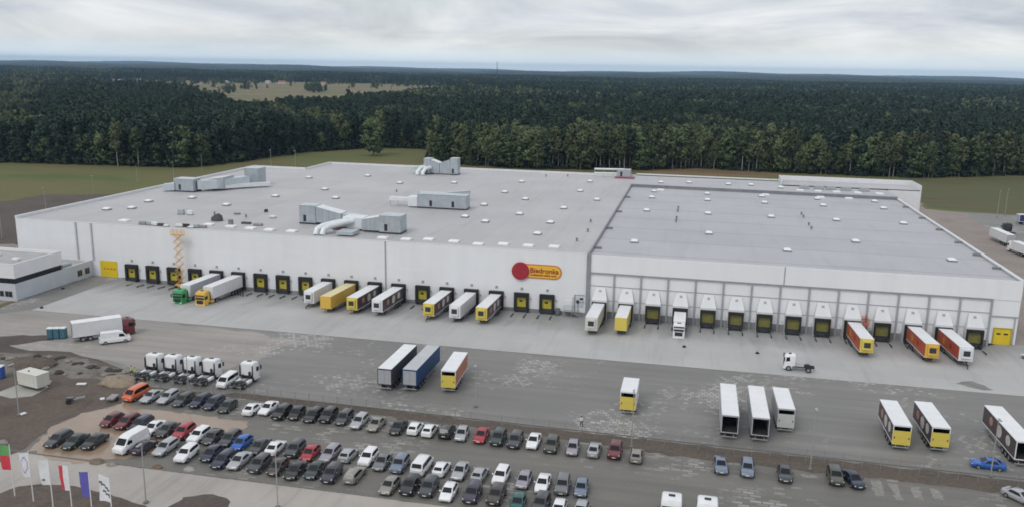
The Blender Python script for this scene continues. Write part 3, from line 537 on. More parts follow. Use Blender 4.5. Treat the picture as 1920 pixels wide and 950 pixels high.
def legs(par, pts, h):
    for x, y, z in pts: obj('support_leg', MB().box(x - .06, x + .06, y - .06, y + .06, z, z + h).mesh('support_leg', GALV), par)
def hood(par, x0, x1, y0, y1, z0, za, zb):
    o = obj('sloped_hood', MB().loft([[(x0, y0, z0), (x0, y1, z0), (x0, y1, za), (x0, y0, za)], [(x1, y0, z0), (x1, y1, z0), (x1, y1, zb), (x1, y0, zb)]]).mesh('sloped_hood', M_AHU), par)
    obj('hood_top', MB().slab([(x0, y0 - .06, za + .01), (x1, y0 - .06, zb + .01), (x1, y1 + .06, zb + .01), (x0, y1 + .06, za + .01)], .04).mesh('hood_top', M_DUCTW), o)
    for k in range(1, 4): xx = x0 + (x1 - x0) * k / 4; obj('seam', MB().box(xx - .03, xx + .03, y0 - .02, y0 - .003, z0 + .1, za + (zb - za) * k / 4 - .1).mesh('seam', M_FLASH), o)
    return o
H2 = thing('air_handling_unit', 'large grey-blue air handler with twin casings and two round ducts near front roof edge', 'air handler', (0, 0, ZL), 0, 'air handlers on the warehouse roof')
casing(H2, -100.2, -95.6, 202.5, 206.5, .4, 4.9, 3); casing(H2, -75.8, -70.2, 196.2, 201, .4, 4.5, 4)
hood(H2, -95.55, -88.6, 202.6, 206.4, .6, 4.7, 3.2); hood(H2, -80.4, -75.85, 196.4, 200.8, .6, 3.2, 4.1)
duct(H2, [(-89.5, 204.4, 2.0), (-85.5, 203.8, 2.0), (-80, 200.0, 2.0)], 1.3, 1.1); obj('junction_box', MB().bbox(-86, -80.5, 197.5, 201.5, .5, 3.4, .1).mesh('junction_box', M_DUCTW), H2)
for s in (0, 1.7): obj('round_duct', MB().tube([(-84.5 + s, 198.5, 2.4), (-86.5 + s, 195.5, 2.3), (-88.8 + s, 191.8, 1.9), (-89.6 + s, 190.4, 1.3), (-89.8 + s, 190.0, 0.1)], .72, 10).mesh('round_duct', M_DUCTW, 40), H2)
obj('flat_duct', MB().box(-84.5, -80.2, 190.0, 194.5, .35, 1.1).mesh('flat_duct', M_DUCT), H2); obj('pump_set', MB().bbox(-88.6, -85, 197, 198.2, .05, .9, .1).mesh('pump_set', P('dark red pump', (.16, .06, .06), .5, var=.2, vs_=2)), H2)
legs(H2, [(-86, 198, 0), (-81, 198, 0), (-86, 201, 0), (-90, 204, 0)], .6)
H3 = thing('air_handling_unit', 'grey air handler with long panelled casing and white end box mid roof', 'air handler', (0, 0, ZL), 0, 'air handlers on the warehouse roof')
casing(H3, -79.2, -64.3, 236.2, 240.4, .4, 4.2, 8, 2); obj('junction_box', MB().bbox(-82.2, -79.25, 236.4, 240, .3, 3.2, .1).mesh('junction_box', M_DUCTW), H3)
duct(H3, [(-88.2, 238, 2.2), (-82.1, 238, 2.2)], 1.0, .45, M_DUCTW); duct(H3, [(-75, 240.5, 3.3), (-73, 246, 3.0), (-69, 256, 2.4)], .8, .6); duct(H3, [(-84, 252, 2.2), (-76, 252, 2.2)], .8, .4); legs(H3, [(-88, 237.4, 0), (-85.5, 237.4, 0), (-84, 251.5, 0), (-81, 251.5, 0), (-69, 256, 0)], 1.8)
H1 = thing('air_handling_unit', 'stepped grey air handler by the left roof edge', 'air handler', (0, 0, ZL), 0, 'air handlers on the warehouse roof')
casing(H1, -163.5, -156.5, 243.0, 247.5, .4, 4.2, 5); casing(H1, -149.5, -144.4, 262.5, 268, .4, 6.0, 4); hood(H1, -156.4, -149.6, 249, 256, .6, 3.4, 4.4)
duct(H1, [(-156.6, 245.5, 2.2), (-152, 248.5, 2.2), (-147.5, 258, 2.4), (-147.0, 259.6, 2.4)], 1.4, 1.4); obj('junction_box', MB().bbox(-153.6, -150, 251, 255.5, .5, 3.6, .1).mesh('junction_box', M_DUCTW), H1)
duct(H1, [(-151.5, 249.5, 1.1), (-147, 256, 1.1), (-140.5, 263, 1.0)], 1.1, .55, M_DUCTW); duct(H1, [(-167, 243, 1.2), (-163.4, 244, 1.6)], 1.4, 1.1); legs(H1, [(-152, 246, 0), (-148, 254, 0), (-143, 261, 0)], .8)
H4 = thing('air_handling_unit', 'distant pale air handler by the rear roof edge', 'air handler', (0, 0, ZL), 0, 'air handlers on the warehouse roof')
casing(H4, -102.6, -99.8, 314, 318, .4, 6.0, 2); casing(H4, -92.2, -89.2, 314.5, 318.5, .4, 6.4, 2); hood(H4, -99.75, -96.4, 314.1, 318, .6, 5.6, 4.4); hood(H4, -96.3, -92.25, 314.4, 318, .6, 4.4, 5.8)
for s in (0, 2.2): obj('round_duct', MB().tube([(-102 + s, 314, 2.6), (-103.2 + s, 311.5, 2.4), (-103.8 + s, 310, 1.2), (-103.8 + s, 309.8, .1)], .75, 10).mesh('round_duct', M_DUCTW, 40), H4)
duct(H4, [(-107.5, 313.5, 2.0), (-102.9, 315.5, 2.6)], 1.2, .6, P('pale green duct', (.5, .62, .58), .4, var=.1, vs_=1))
H5 = thing('roof_duct_rack', 'pale horizontal pipe rack with small casing by rear roof edge', 'pipe rack', (0, 0, ZL))
for z in (1.6, 3.2): obj('pipe', MB().tube([(-38, 327, z), (-27, 329, z)], .35, 8).mesh('pipe', M_DUCTW, 40), H5)
casing(H5, -29.5, -24.2, 328.2, 331.5, .4, 3.2, 3); legs(H5, [(-38, 327, 0), (-34.5, 327.6, 0), (-31, 328.2, 0)], 3.2)
obj('red_skid', MB().box(-30, -22.5, 326.2, 327.9, .05, .5).mesh('red_skid', P('red skid', (.35, .05, .09), .5, var=.1, vs_=1)), H5)
# loose things on the roof
M_TARP = P('dark tarpaulin', (.06, .062, .066), .7, var=.3, vs_=2); M_CARTON = P('grey packs', (.32, .30, .29), .7, var=.25, vs_=2)
def heap(name, label, cat, X, Y, z, rx, ry, h, mat, n=9, seed=1, group=None):
    r = random.Random(seed); rings = []
    for k, (s, t) in enumerate(((1, 0), (.92, .45), (.7, .8), (.35, 1), (.05, 1.04))):
        rings.append([(rx * s * (1 + r.uniform(-.18, .18)) * math.cos(a), ry * s * (1 + r.uniform(-.18, .18)) * math.sin(a), h * t * (1 + r.uniform(-.12, .12)) if k else -.03) for a in [2 * math.pi * i / n for i in range(n)]])
    o = obj(name, MB().loft(rings).mesh(name, mat, 50), None, (X, Y, z)); tag(o, label, cat, group); return o
def pallet_stack(label, X, Y, z, w_=1.2, d=.9, h=1.0, mat=None, group=None, rz=0):
    t = thing('material_pack', label, 'pack', (X, Y, z), rz, group)
    obj('pallet', MB().box(-w_ / 2, w_ / 2, -d / 2, d / 2, 0.08, .14).box(-w_ / 2, -w_ / 2 + .1, -d / 2, d / 2, 0, .08).box(w_ / 2 - .1, w_ / 2, -d / 2, d / 2, 0, .08).box(-.06, .06, -d / 2, d / 2, 0, .08).mesh('pallet', P('pallet wood', (.3, .22, .14), .8, var=.2, vs_=4)), t)
    obj('load', MB().bbox(-w_ / 2 + .03, w_ / 2 - .03, -d / 2 + .03, d / 2 - .03, .145, h, .06).mesh('load', mat or M_CARTON), t); return t
X, Y = gp(408, 414, ZL); heap('covered_heap', 'domed dark tarpaulin heap on the left of the roof', 'heap', X, Y, ZL, 1.6, 1.3, 1.7, M_TARP, 11, 3)
for i, (a, b, w_, h, m, s) in enumerate([(340, 402, 1.8, 1.4, M_AHU, 'grey crate left of the pair by the small white pack on the left roof'), (357, 403, 1.6, 1.2, M_DUCTW, 'white wrapped pack beside grey crate on the left roof'), (433, 424, 1.1, 1.7, M_FLASH, 'upright dark cabinet near the front roof edge left of the big air handler'), (462, 420, 2.6, .5, M_TARP, 'low dark bundle lying near the front roof edge, left one of two'), (484, 423, 2.4, .6, M_CARTON, 'low brownish bundle lying near the front roof edge, right one of two'), (512, 409, 1.6, .7, M_DUCTW, 'small white pack mid roof left of the big air handler'), (499, 398, .8, .8, BLKPL, 'tiny black box standing alone on the left roof'), (445, 402, 1.6, .4, M_FLASH, 'flat grey pack lying on the left roof')]):
    X, Y = gp(a, b, ZL); pallet_stack(s, X, Y, ZL, w_, 1.0, h, m, 'loose material on the roof')
DEB = [(268, 421, 'pale'), (280, 422, 'grey'), (291, 423, 'white'), (302, 424, 'dark'), (312, 425, 'white'), (337, 426, 'white'), (348, 426, 'black'), (358, 428, 'white'), (369, 427, 'grey'), (382, 427, 'pale')]
DM = {'pale': M_CARTON, 'grey': M_AHU, 'white': M_DUCTW, 'dark': M_TARP, 'black': BLKPL}
for i, (a, b, c) in enumerate(DEB):
    X, Y = gp(a, b, ZL); r = random.Random(i); X, Y = X, max(Y, YF + .9)
    pallet_stack('%s bundle on the roof edge above the scissor lift, number %s from the left' % (c, ['one', 'two', 'three', 'four', 'five', 'six', 'seven', 'eight', 'nine', 'ten'][i]), X, Y, ZL, r.uniform(1.2, 2.2), .9, r.uniform(.4, .9), DM[c], 'bundles along the left front roof edge', r.uniform(-.3, .3))

# ------------------------------------------------------------------ office wing on the left
OF = thing('office_building', 'low white two-storey office block with dark ribbon window', 'office', (-151.2, 161.5, 0))
M_OFW = P('office wall panels', (.52, .55, .59), .5, var=.05, vs_=.4); M_OFL = P('office upper panels', (.75, .76, .775), .5, var=.04, vs_=.4); M_OFR = P('office roof', (.38, .375, .37), .8, var=.1, vs_=.3)
def op(name, mb, m, par=None): return obj(name, mb.mesh(name, m), par or OF)
lw = op('lower_wall', MB().box(-40, 0, 0, .3, 0, 4.1).box(-.3, 0, .3, 25.9, 0, 4.1), M_OFW)
up = op('upper_wall', MB().box(-40, .05, -.05, .3, 5.35, 8.6).box(-.3, .05, .3, 15.2, 5.35, 8.6).box(-40, -.3, 14.9, 15.2, 5.35, 8.6), M_OFL)
op('ribbon_window', MB().box(-39.9, -.12, .1, .28, 4.104, 5.346).box(-.26, -.12, .28, 15.0, 4.104, 5.346), M_DWIN)
for k in range(11): op('mullion', MB().box(-.115, -.06, .6 + k * 1.4, .7 + k * 1.4, 4.11, 5.34), BLKPL, up)
for k in range(14): op('mullion', MB().box(-1.0 - k * 1.4, -.9 - k * 1.4, .03, .098, 4.11, 5.34), BLKPL, up)
op('roof', MB().box(-39.7, -.32, .32, 14.88, 7.7, 7.9), M_OFR); op('terrace_roof', MB().box(-39.7, -.32, 15.22, 25.8, 3.5, 3.7), M_OFR)
op('parapet_cap', MB().box(-40, .1, -.1, .35, 8.604, 8.68).box(-.35, .1, .352, 15.25, 8.604, 8.68), M_PARA)
op('terrace_parapet_cap', MB().box(-.35, .06, 15.26, 25.9, 4.104, 4.18), M_PARA)
for a in (20.2, 22.9):
    q = op('window', MB().box(-.05, .04, a, a + 1.7, 1.0, 2.6), M_FLASH); op('pane', MB().box(.042, .05, a + .1, a + .8, 1.1, 2.5).box(.042, .05, a + .9, a + 1.6, 1.1, 2.5), M_DWIN, q)
for k in range(7):
    q = op('window', MB().box(-3.0 - k * 2.3, -1.0 - k * 2.3, -.04, .05, .9, 2.3), M_FLASH); op('pane', MB().box(-2.9 - k * 2.3, -2.05 - k * 2.3, -.05, -.042, 1.0, 2.2).box(-1.95 - k * 2.3, -1.1 - k * 2.3, -.05, -.042, 1.0, 2.2), M_DWIN, q)
op('base_strip', MB().box(.004, .25, .5, 19.8, 0, .2), M_PLINTH)
for a, b in ((-6, 6), (-14, 9), (-20, 5)): op('roof_unit', MB().bbox(a, a + 1.6, b, b + 1.2, 7.905, 8.5, .08), M_DUCTW)
op('terrace_unit', MB().bbox(-4, -1.2, 17, 20, 3.705, 4.7, .1).bbox(-9, -5.5, 18, 22, 3.705, 4.5, .1), M_AHU)

# ------------------------------------------------------------------ scissor lifts
def scissor(name, label, X, Y, z0, h, mat, n, rz=0, w_=1.2, l=2.6):
    t = thing(name, label, 'scissor lift', (X, Y, z0), rz)
    obj('base', MB().bbox(-l / 2, l / 2, -w_ / 2, w_ / 2, .35, 1.0, .06).mesh('base', mat), t)
    for a in (-l / 2 + .45, l / 2 - .45):
        for b in (-1, 1):
            wq = obj('wheel', MB().cyl((a, b * (w_ / 2 + .02), .38), (0, 1, 0), .38, .26, 12).mesh('wheel', TYRE, 40), t)
    zt = h - 1.2; s = (zt - 1.0) / n
    for k in range(n):
        a0, a1 = 1.0 + k * s, 1.0 + (k + 1) * s
        for b in (-.42, .42):
            obj('scissor_arm', MB().tube([(-l / 2 + .3, b, a0), (l / 2 - .3, b, a1)], .075, 4).mesh('scissor_arm', mat), t)
            obj('scissor_arm', MB().tube([(l / 2 - .3, b * .8, a0), (-l / 2 + .3, b * .8, a1)], .075, 4).mesh('scissor_arm', mat), t)
    pf = obj('platform', MB().box(-l / 2 - .3, l / 2 + .3, -w_ / 2, w_ / 2, zt + .02, zt + .2).mesh('platform', mat), t)
    rl = MB()
    for z in (zt + .75, zt + 1.25):
        rl.tube([(-l / 2 - .3, -w_ / 2, z), (l / 2 + .3, -w_ / 2, z), (l / 2 + .3, w_ / 2, z), (-l / 2 - .3, w_ / 2, z), (-l / 2 - .3, -w_ / 2, z)], .045, 4)
    for a in (-1, -.33, .33, 1):
        for b in (-1, 1): rl.tube([(a * (l / 2 + .3), b * w_ / 2, zt + .2), (a * (l / 2 + .3), b * w_ / 2, zt + 1.25)], .045, 4)
    obj('railing', rl.mesh('railing', mat), t); return t
M_LIFT = P('lift orange', (.62, .36, .10), .5, var=.12, vs_=2); M_LIFTR = P('lift red', (.42, .11, .06), .5, var=.12, vs_=2)
scissor('scissor_lift', 'tall orange scissor lift fully raised against the white wall', -124.6, 185.3, -.89, 14.6, M_LIFT, 7)
scissor('scissor_lift', 'small red scissor lift beside the docked orange trailer', 37.0, 184.6, -.89, 5.2, M_LIFTR, 3, R_(90), 1.0, 2.0)
# ------------------------------------------------------------------ cars
def ringc(x, w_, zb, zt):
    h = [(.82 * w_, zb), (.97 * w_, zb + .1), (w_, zb + .45 * (zt - zb)), (.965 * w_, zt - .16 * (zt - zb)), (.84 * w_, zt)]
    return [(x, y, z) for y, z in h] + [(x, -y, z) for y, z in h[::-1]]
def ringg(x, wb, zb, wt, zt):
    h = [(wb, zb - .06), (wb * .985, zb), (wt + .03, zt - .07 * (1 if zt - zb > .15 else .2)), (wt - .07, zt)]
    return [(x, y, z) for y, z in h] + [(x, -y, z) for y, z in h[::-1]]
CARS = {  # body stations (x, half width, bottom, top), glasshouse stations (x, belt z, top half width, top z), wheel x, wheel radius
 'sedan': dict(b=[(2.27, .66, .40, .62), (2.2, .78, .26, .70), (1.6, .87, .2, .82), (.85, .9, .2, .93), (0, .91, .2, .94), (-1.3, .9, .2, .97), (-1.95, .86, .22, .99), (-2.2, .80, .28, .95), (-2.27, .70, .4, .82)],
   g=[(1.0, .93, .74, .95), (.2, .93, .63, 1.42), (-.5, .93, .61, 1.46), (-1.0, .94, .60, 1.42), (-1.72, .97, .70, 1.0)], wx=(1.38, -1.35), r=.33),
 'hatch': dict(b=[(2.05, .66, .40, .64), (1.98, .78, .26, .72), (1.45, .85, .2, .86), (.85, .88, .2, .97), (0, .88, .2, .98), (-1.2, .87, .2, 1.0), (-1.85, .83, .25, 1.02), (-2.0, .74, .36, .92)],
   g=[(1.05, .97, .72, .99), (.35, .97, .62, 1.47), (-.4, .97, .62, 1.52), (-1.35, .98, .60, 1.46), (-1.86, 1.0, .66, 1.05)], wx=(1.27, -1.25), r=.32),
 'estate': dict(b=[(2.33, .66, .40, .62), (2.25, .78, .26, .70), (1.6, .87, .2, .82), (.85, .9, .2, .93), (0, .91, .2, .95), (-1.4, .9, .2, .98), (-2.1, .86, .24, .98), (-2.3, .76, .36, .9)],
   g=[(1.0, .94, .74, .96), (.2, .94, .64, 1.44), (-.5, .94, .63, 1.49), (-1.8, .96, .61, 1.45), (-2.2, .98, .68, 1.04)], wx=(1.4, -1.4), r=.33),
 'suv': dict(b=[(2.2, .70, .5, .82), (2.12, .84, .34, .92), (1.55, .92, .28, 1.04), (.9, .94, .28, 1.1), (0, .94, .28, 1.12), (-1.3, .93, .28, 1.14), (-2.0, .9, .32, 1.14), (-2.17, .8, .45, 1.0)],
   g=[(1.05, 1.1, .78, 1.12), (.4, 1.1, .68, 1.62), (-.4, 1.1, .67, 1.68), (-1.7, 1.12, .66, 1.63), (-2.06, 1.13, .74, 1.18)], wx=(1.35, -1.32), r=.37),
 'van': dict(b=[(2.45, .74, .45, .86), (2.38, .86, .3, .96), (2.0, .94, .26, 1.1), (1.45, .96, .26, 1.18), (0, .97, .26, 1.2), (-1.6, .97, .26, 1.2), (-2.35, .95, .3, 1.2), (-2.45, .88, .42, 1.1)],
   g=[(1.95, 1.16, .84, 1.2), (1.2, 1.16, .76, 1.86), (.4, 1.16, .76, 1.96), (-2.0, 1.16, .76, 1.95), (-2.4, 1.16, .84, 1.26)], wx=(1.55, -1.5), r=.35),
 'bigvan': dict(b=[(2.85, .80, .45, .95), (2.76, .93, .3, 1.1), (2.3, .99, .26, 1.22), (1.8, 1.0, .26, 1.3), (0, 1.0, .26, 1.3), (-2.0, 1.0, .26, 1.3), (-2.75, .99, .3, 1.3), (-2.85, .95, .42, 1.25)],
   g=[(2.25, 1.28, .88, 1.32), (1.5, 1.28, .82, 2.2), (.7, 1.28, .84, 2.42), (-2.5, 1.28, .84, 2.42), (-2.8, 1.28, .92, 1.5)], wx=(1.85, -1.75), r=.36),
}
def car_meshes(k):
    c = CARS[k]; W = max(s[1] for s in c['b']); o = {}
    m = MB(); m.loft([ringc(*s) for s in c['b']]); m.loft([ringg(x, W * .93, zb, wt, zt) for x, zb, wt, zt in c['g']]); o['body'] = m.mesh('body', WHITE, 38)
    g = c['g']; G = [ringg(x, W * .93, zb, wt, zt) for x, zb, wt, zt in g]
    def pane(r0, r1, t0, t1, s):
        """pane on the sloping end between two rings: upper corners 2/5 shoulder to roof"""
        def up(r, s): return Vector((r[3][0], s * (r[3][1] + .03), r[3][2] + .005))
        a0, a1, b0, b1 = up(r0, 1), up(r1, 1), up(r0, -1), up(r1, -1)
        q = [a0.lerp(a1, t0), b0.lerp(b1, t0), b0.lerp(b1, t1), a0.lerp(a1, t1)]
        q = [Vector((p.x, p.y * s, p.z)) for p in q]; n = (q[1] - q[0]).cross(q[2] - q[0]).normalized()
        if n.x * (1 if r0[0][0] > 0 else -1) < 0: n = -n
        if n.z < 0: n = -n
        return MB().slab([tuple(p + n * .008) for p in q], .012)
    o['windscreen'] = pane(G[0], G[1], .06, .93, .93).mesh('windscreen', GLASS)
    o['rear_window'] = pane(G[-1], G[-2], .18 if k != 'sedan' else .08, .9, .9).mesh('rear_window', GLASS)
    sw = {}
    for s in (1, -1):
        pts = []
        def at(i, t):
            r = G[i]; y0, z0 = r[1][1], r[1][2]; y1, z1 = r[2][1], r[2][2]; return (r[1][0], s * (y0 + (y1 - y0) * t + .018), z0 + (z1 - z0) * t)
        n0 = Vector(at(0, 0)); n1 = Vector(at(1, .05)); low_f = n0.lerp(n1, .45); low_f.y = s * (W * .93 + .012); low_f.z = g[0][1] + .05
        end = len(G) - 2; lb = Vector(at(end, .1)); lb2 = Vector(at(end + 1, 0)); q = lb.lerp(lb2, .35)
        pts = [tuple(low_f), at(1, .9), at(2, .9), at(end, .88), (q.x, lb.y, lb.z), at(2, .1)]
        if k in ('bigvan',): pts = [tuple(low_f), at(1, .75), (at(1, .75)[0] - .75, at(1, .75)[1], at(1, .75)[2]), (at(1, .1)[0] - .75, at(1, .1)[1] + 0 * s, at(1, .1)[2])]
        sw[s] = MB().slab(pts, .01).mesh('side_window', GLASS)
    o['side_window'] = sw
    r = c['r']; o['wheel'] = MB().cyl((0, 0, 0), (0, 1, 0), r, .24, 14).mesh('wheel', TYRE, 40); o['rim'] = MB().cyl((0, 0, 0), (0, 1, 0), r * .62, .262, 10).mesh('rim', RIM, 40)
    f = c['b'][1]; rr = c['b'][-2]
    o['headlight'] = MB().bbox(f[0] - .12, f[0] + .035, -.16, .16, f[3] - .16, f[3] - .02, .03).mesh('headlight', LAMPW)
    o['tail_light'] = MB().bbox(rr[0] - .05, rr[0] + .1, -.12, .12, rr[3] - .28, rr[3] - .04, .03).mesh('tail_light', LAMPR)
    o['number_plate'] = MB().box(c['b'][0][0] - .01, c['b'][0][0] + .02, -.26, .26, .46, .57).mesh('number_plate', PLATE); o['rear_plate'] = MB().box(c['b'][-1][0] - .03, c['b'][-1][0] + .01, -.26, .26, c['b'][-1][2] + .16, c['b'][-1][2] + .28).mesh('number_plate', PLATE)
    o['grille'] = MB().box(f[0] - .02, f[0] + .06, -.5, .5, f[2] + .06, f[2] + .2).mesh('grille', BLKPL)
    o['side_mirror'] = MB().bbox(-.08, .1, -.1, .1, -.07, .08, .03).mesh('side_mirror', BLKPL)
    o['W'] = W; return o
def car(kind, label, X, Y, rz, mat, group=None, z=0.03, name='parked_car', cat='car', near=True, tint=None, scale=1.0, tilt=0.0):
    """X, Y: ground point under the bumper that faces the camera"""
    c = CARS[kind]; o = shared(('car', kind), lambda: car_meshes(kind)); half = c['b'][0][0]
    loc = (X + math.cos(rz) * 0, Y, z)
    if near: d = Vector((math.cos(rz), math.sin(rz))); s = 1 if d.y < 0 else -1; loc = (X - d.x * half * s, Y - d.y * half * s, z)
    t = thing(name, label, cat, loc, rz, group)
    b = obj('body', o['body'], t); recolor(b, mat)
    obj('windscreen', o['windscreen'], t); obj('rear_window', o['rear_window'], t)
    for s in (1, -1): obj('side_window', o['side_window'][s], t)
    for wx in c['wx']:
        for s in (1, -1):
            wq = obj('wheel', o['wheel'], t, (wx, s * (o['W'] - .09), c['r'])); obj('rim', o['rim'], wq)
    f = c['b'][1]; rr = c['b'][-2]
    for s in (1, -1):
        obj('headlight', o['headlight'], t, (0, s * (f[1] - .18), 0)); obj('tail_light', o['tail_light'], t, (0, s * (rr[1] - .14), 0))
        mq = obj('side_mirror', o['side_mirror'], t, (c['g'][0][0] - .35, s * (o['W'] + .07), c['g'][0][1] + .07)); recolor(mq, mat)
    obj('number_plate', o['number_plate'], t); obj('number_plate', o['rear_plate'], t); obj('grille', o['grille'], t)
    return t
ORD = ['first', 'second', 'third', 'fourth', 'fifth', 'sixth', 'seventh', 'eighth', 'ninth', 'tenth', 'eleventh', 'twelfth', 'thirteenth', 'fourteenth', 'fifteenth', 'sixteenth', 'seventeenth', 'eighteenth', 'nineteenth', 'twentieth', 'twenty-first', 'twenty-second', 'twenty-third', 'twenty-fourth', 'twenty-fifth', 'twenty-sixth', 'twenty-seventh', 'twenty-eighth', 'twenty-ninth', 'thirtieth', 'thirty-first', 'thirty-second', 'thirty-third', 'thirty-fourth', 'thirty-fifth', 'thirty-sixth', 'thirty-seventh']
CN = {id(WHITE): 'white', id(SILVER): 'silver', id(BLACK): 'black', id(DGREY): 'dark grey', id(MGREY): 'grey', id(NAVY): 'navy', id(BLUE): 'bright blue', id(STEELB): 'blue-grey', id(RED): 'red', id(MAROON): 'maroon', id(ORANGE): 'orange', id(DGREEN): 'dark green', id(TEAL): 'teal', id(TAUPE): 'taupe', id(BROWN): 'dark brown', id(PURPLE): 'aubergine', id(OLIVE): 'dark olive', id(MAUVE): 'pale mauve'}
KN = {'sedan': 'saloon car', 'hatch': 'hatchback', 'estate': 'estate car', 'suv': 'SUV', 'van': 'van', 'bigvan': 'tall van'}
ROWS = {
 'in the parking row beside the fence strip': [('van', 237, 755, ORANGE, 0), ('sedan', 268, 758, SILVER, 0), ('estate', 300, 760, SILVER, 0), ('estate', 328, 765, DGREY, 0), ('estate', 360, 767, NAVY, 0), ('estate', 386, 771, NAVY, 0), ('hatch', 415, 777, DGREEN, 0), ('sedan', 461, 782, WHITE, 1), ('sedan', 491, 781, WHITE, 0), ('suv', 516, 790, BLACK, 0), ('hatch', 547, 790, BLACK, 0), ('estate', 575, 795, BLACK, 0), ('suv', 606, 796, BLACK, 0), ('estate', 635, 800, DGREY, 0), ('estate', 663, 807, SILVER, 0), ('sedan', 695, 812, TAUPE, 0), ('sedan', 737, 818, BLACK, 0), ('hatch', 771, 819, WHITE, 1), ('hatch', 798, 823, WHITE, 1), ('suv', 831, 826, BLACK, 1), ('hatch', 861, 830, SILVER, 0), ('sedan', 896, 834, RED, 0), ('suv', 928, 839, DGREEN, 0), ('suv', 960, 844, DGREY, 0), ('sedan', 995, 845, WHITE, 0), ('suv', 1030, 853, OLIVE, 0), ('hatch', 1071, 857, MAUVE, 0), ('sedan', 1110, 861, SILVER, 1), ('suv', 1150, 864, MAROON, 0), ('hatch', 1191, 872, TAUPE, 1), ('sedan', 1353, 892, STEELB, 0), ('estate', 1401, 898, STEELB, 0), ('sedan', 1473, 908, DGREY, 0), ('suv', 1570, 914, OLIVE, 0), ('sedan', 1613, 920, NAVY, 0)],
 'in the middle parking row': [('hatch', 193, 803, MAROON, 0), ('estate', 220, 808, MAROON, 0), ('estate', 247, 812, NAVY, 0), ('sedan', 271, 820, WHITE, 0), ('sedan', 297, 823, DGREY, 0), ('suv', 330, 828, RED, 0), ('suv', 358, 835, WHITE, 0), ('hatch', 386, 837, DGREY, 0), ('estate', 416, 841, DGREY, 0), ('hatch', 440, 848, BLUE, 0), ('sedan', 472, 856, DGREY, 0), ('sedan', 504, 858, WHITE, 1), ('suv', 542, 862, DGREY, 0), ('hatch', 571, 868, RED, 0), ('estate', 606, 870, MAUVE, 0), ('hatch', 642, 871, SILVER, 1), ('suv', 680, 878, WHITE, 0), ('sedan', 707, 886, MGREY, 0), ('suv', 740, 891, STEELB, 0), ('van', 780, 896, WHITE, 1), ('hatch', 819, 898, WHITE, 1), ('sedan', 855, 904, SILVER, 0), ('hatch', 891, 909, SILVER, 1), ('suv', 932, 914, WHITE, 0), ('hatch', 976, 920, MAUVE, 0), ('sedan', 1012, 928, WHITE, 0), ('suv', 1051, 932, MGREY, 0), ('hatch', 1087, 935, STEELB, 0)],
 'in the parking row nearest the camera': [('estate', 88, 842, DGREY, 0), ('sedan', 122, 846, DGREEN, 0), ('sedan', 158, 846, BLACK, 0), ('bigvan', 220, 855, WHITE, 0), ('sedan', 252, 856, PURPLE, 1), ('estate', 293, 858, SILVER, 0), ('suv', 335, 871, WHITE, 0), ('hatch', 383, 869, NAVY, 0), ('estate', 402, 882, NAVY, 0), ('sedan', 433, 884, SILVER, 0), ('suv', 472, 891, DGREY, 0), ('hatch', 509, 895, BROWN, 0), ('sedan', 541, 903, BLACK, 0), ('sedan', 578, 902, DGREEN, 0), ('suv', 611, 910, PURPLE, 0), ('estate', 652, 911, TAUPE, 1), ('hatch', 719, 931, TAUPE, 0), ('suv', 759, 933, BLACK, 0), ('suv', 795, 936, DGREY, 0), ('hatch', 833, 944, WHITE, 0), ('suv', 878, 948, PURPLE, 0), ('suv', 922, 951, BROWN, 0), ('hatch', 966, 964, TEAL, 0), ('suv', 1006, 968, DGREY, 0), ('hatch', 1043, 978, WHITE, 0), ('hatch', 1083, 980, SILVER, 0)],
}
for row, L_ in ROWS.items():
    seen = {}; tot = {}
    for k, a, b, m, r in L_: tot[(k, id(m))] = tot.get((k, id(m)), 0) + 1
    for i, (k, a, b, m, r) in enumerate(L_):
        X, Y = gp(a, b); rnd = random.Random(i * 31 + a); rz = R_(90 if r else -90) + rnd.gauss(0, .035)
        if row.endswith('strip') and a == 1613: rz += .25
        place = '%s from the left %s' % (ORD[i], row) if i else 'leftmost ' + row
        car(k, '%s %s, %s' % (CN[id(m)], KN[k], place), X, Y, rz, m, 'cars parked ' + row, name='parked_van' if 'van' in k else 'parked_car', cat='van' if 'van' in k else 'car')
X, Y = gp(1851, 876); car('sedan', 'blue saloon car standing side-on beside the brown trailer', X, Y, R_(176), BLUE, near=False, z=.01)
X, Y = gp(1912, 938); car('sedan', 'silver saloon car parked askew at the bottom right corner', X, Y, R_(-52), SILVER, near=False)
X, Y = gp(216, 641); car('bigvan', 'white panel van beside the burgundy box lorry', X, Y, R_(40), WHITE, near=False, name='panel_van', cat='van', z=.012)
X, Y = gp(413, 730); car('van', 'small white van between the parked truck tractors', X, Y, R_(-90), WHITE, name='delivery_van', cat='van', z=.012)
X, Y = gp(1917, 682); car('hatch', 'white hatchback at the right edge beside the yellow gate', X + 2.6, Y + 3, R_(115), WHITE, near=False, z=0.02)
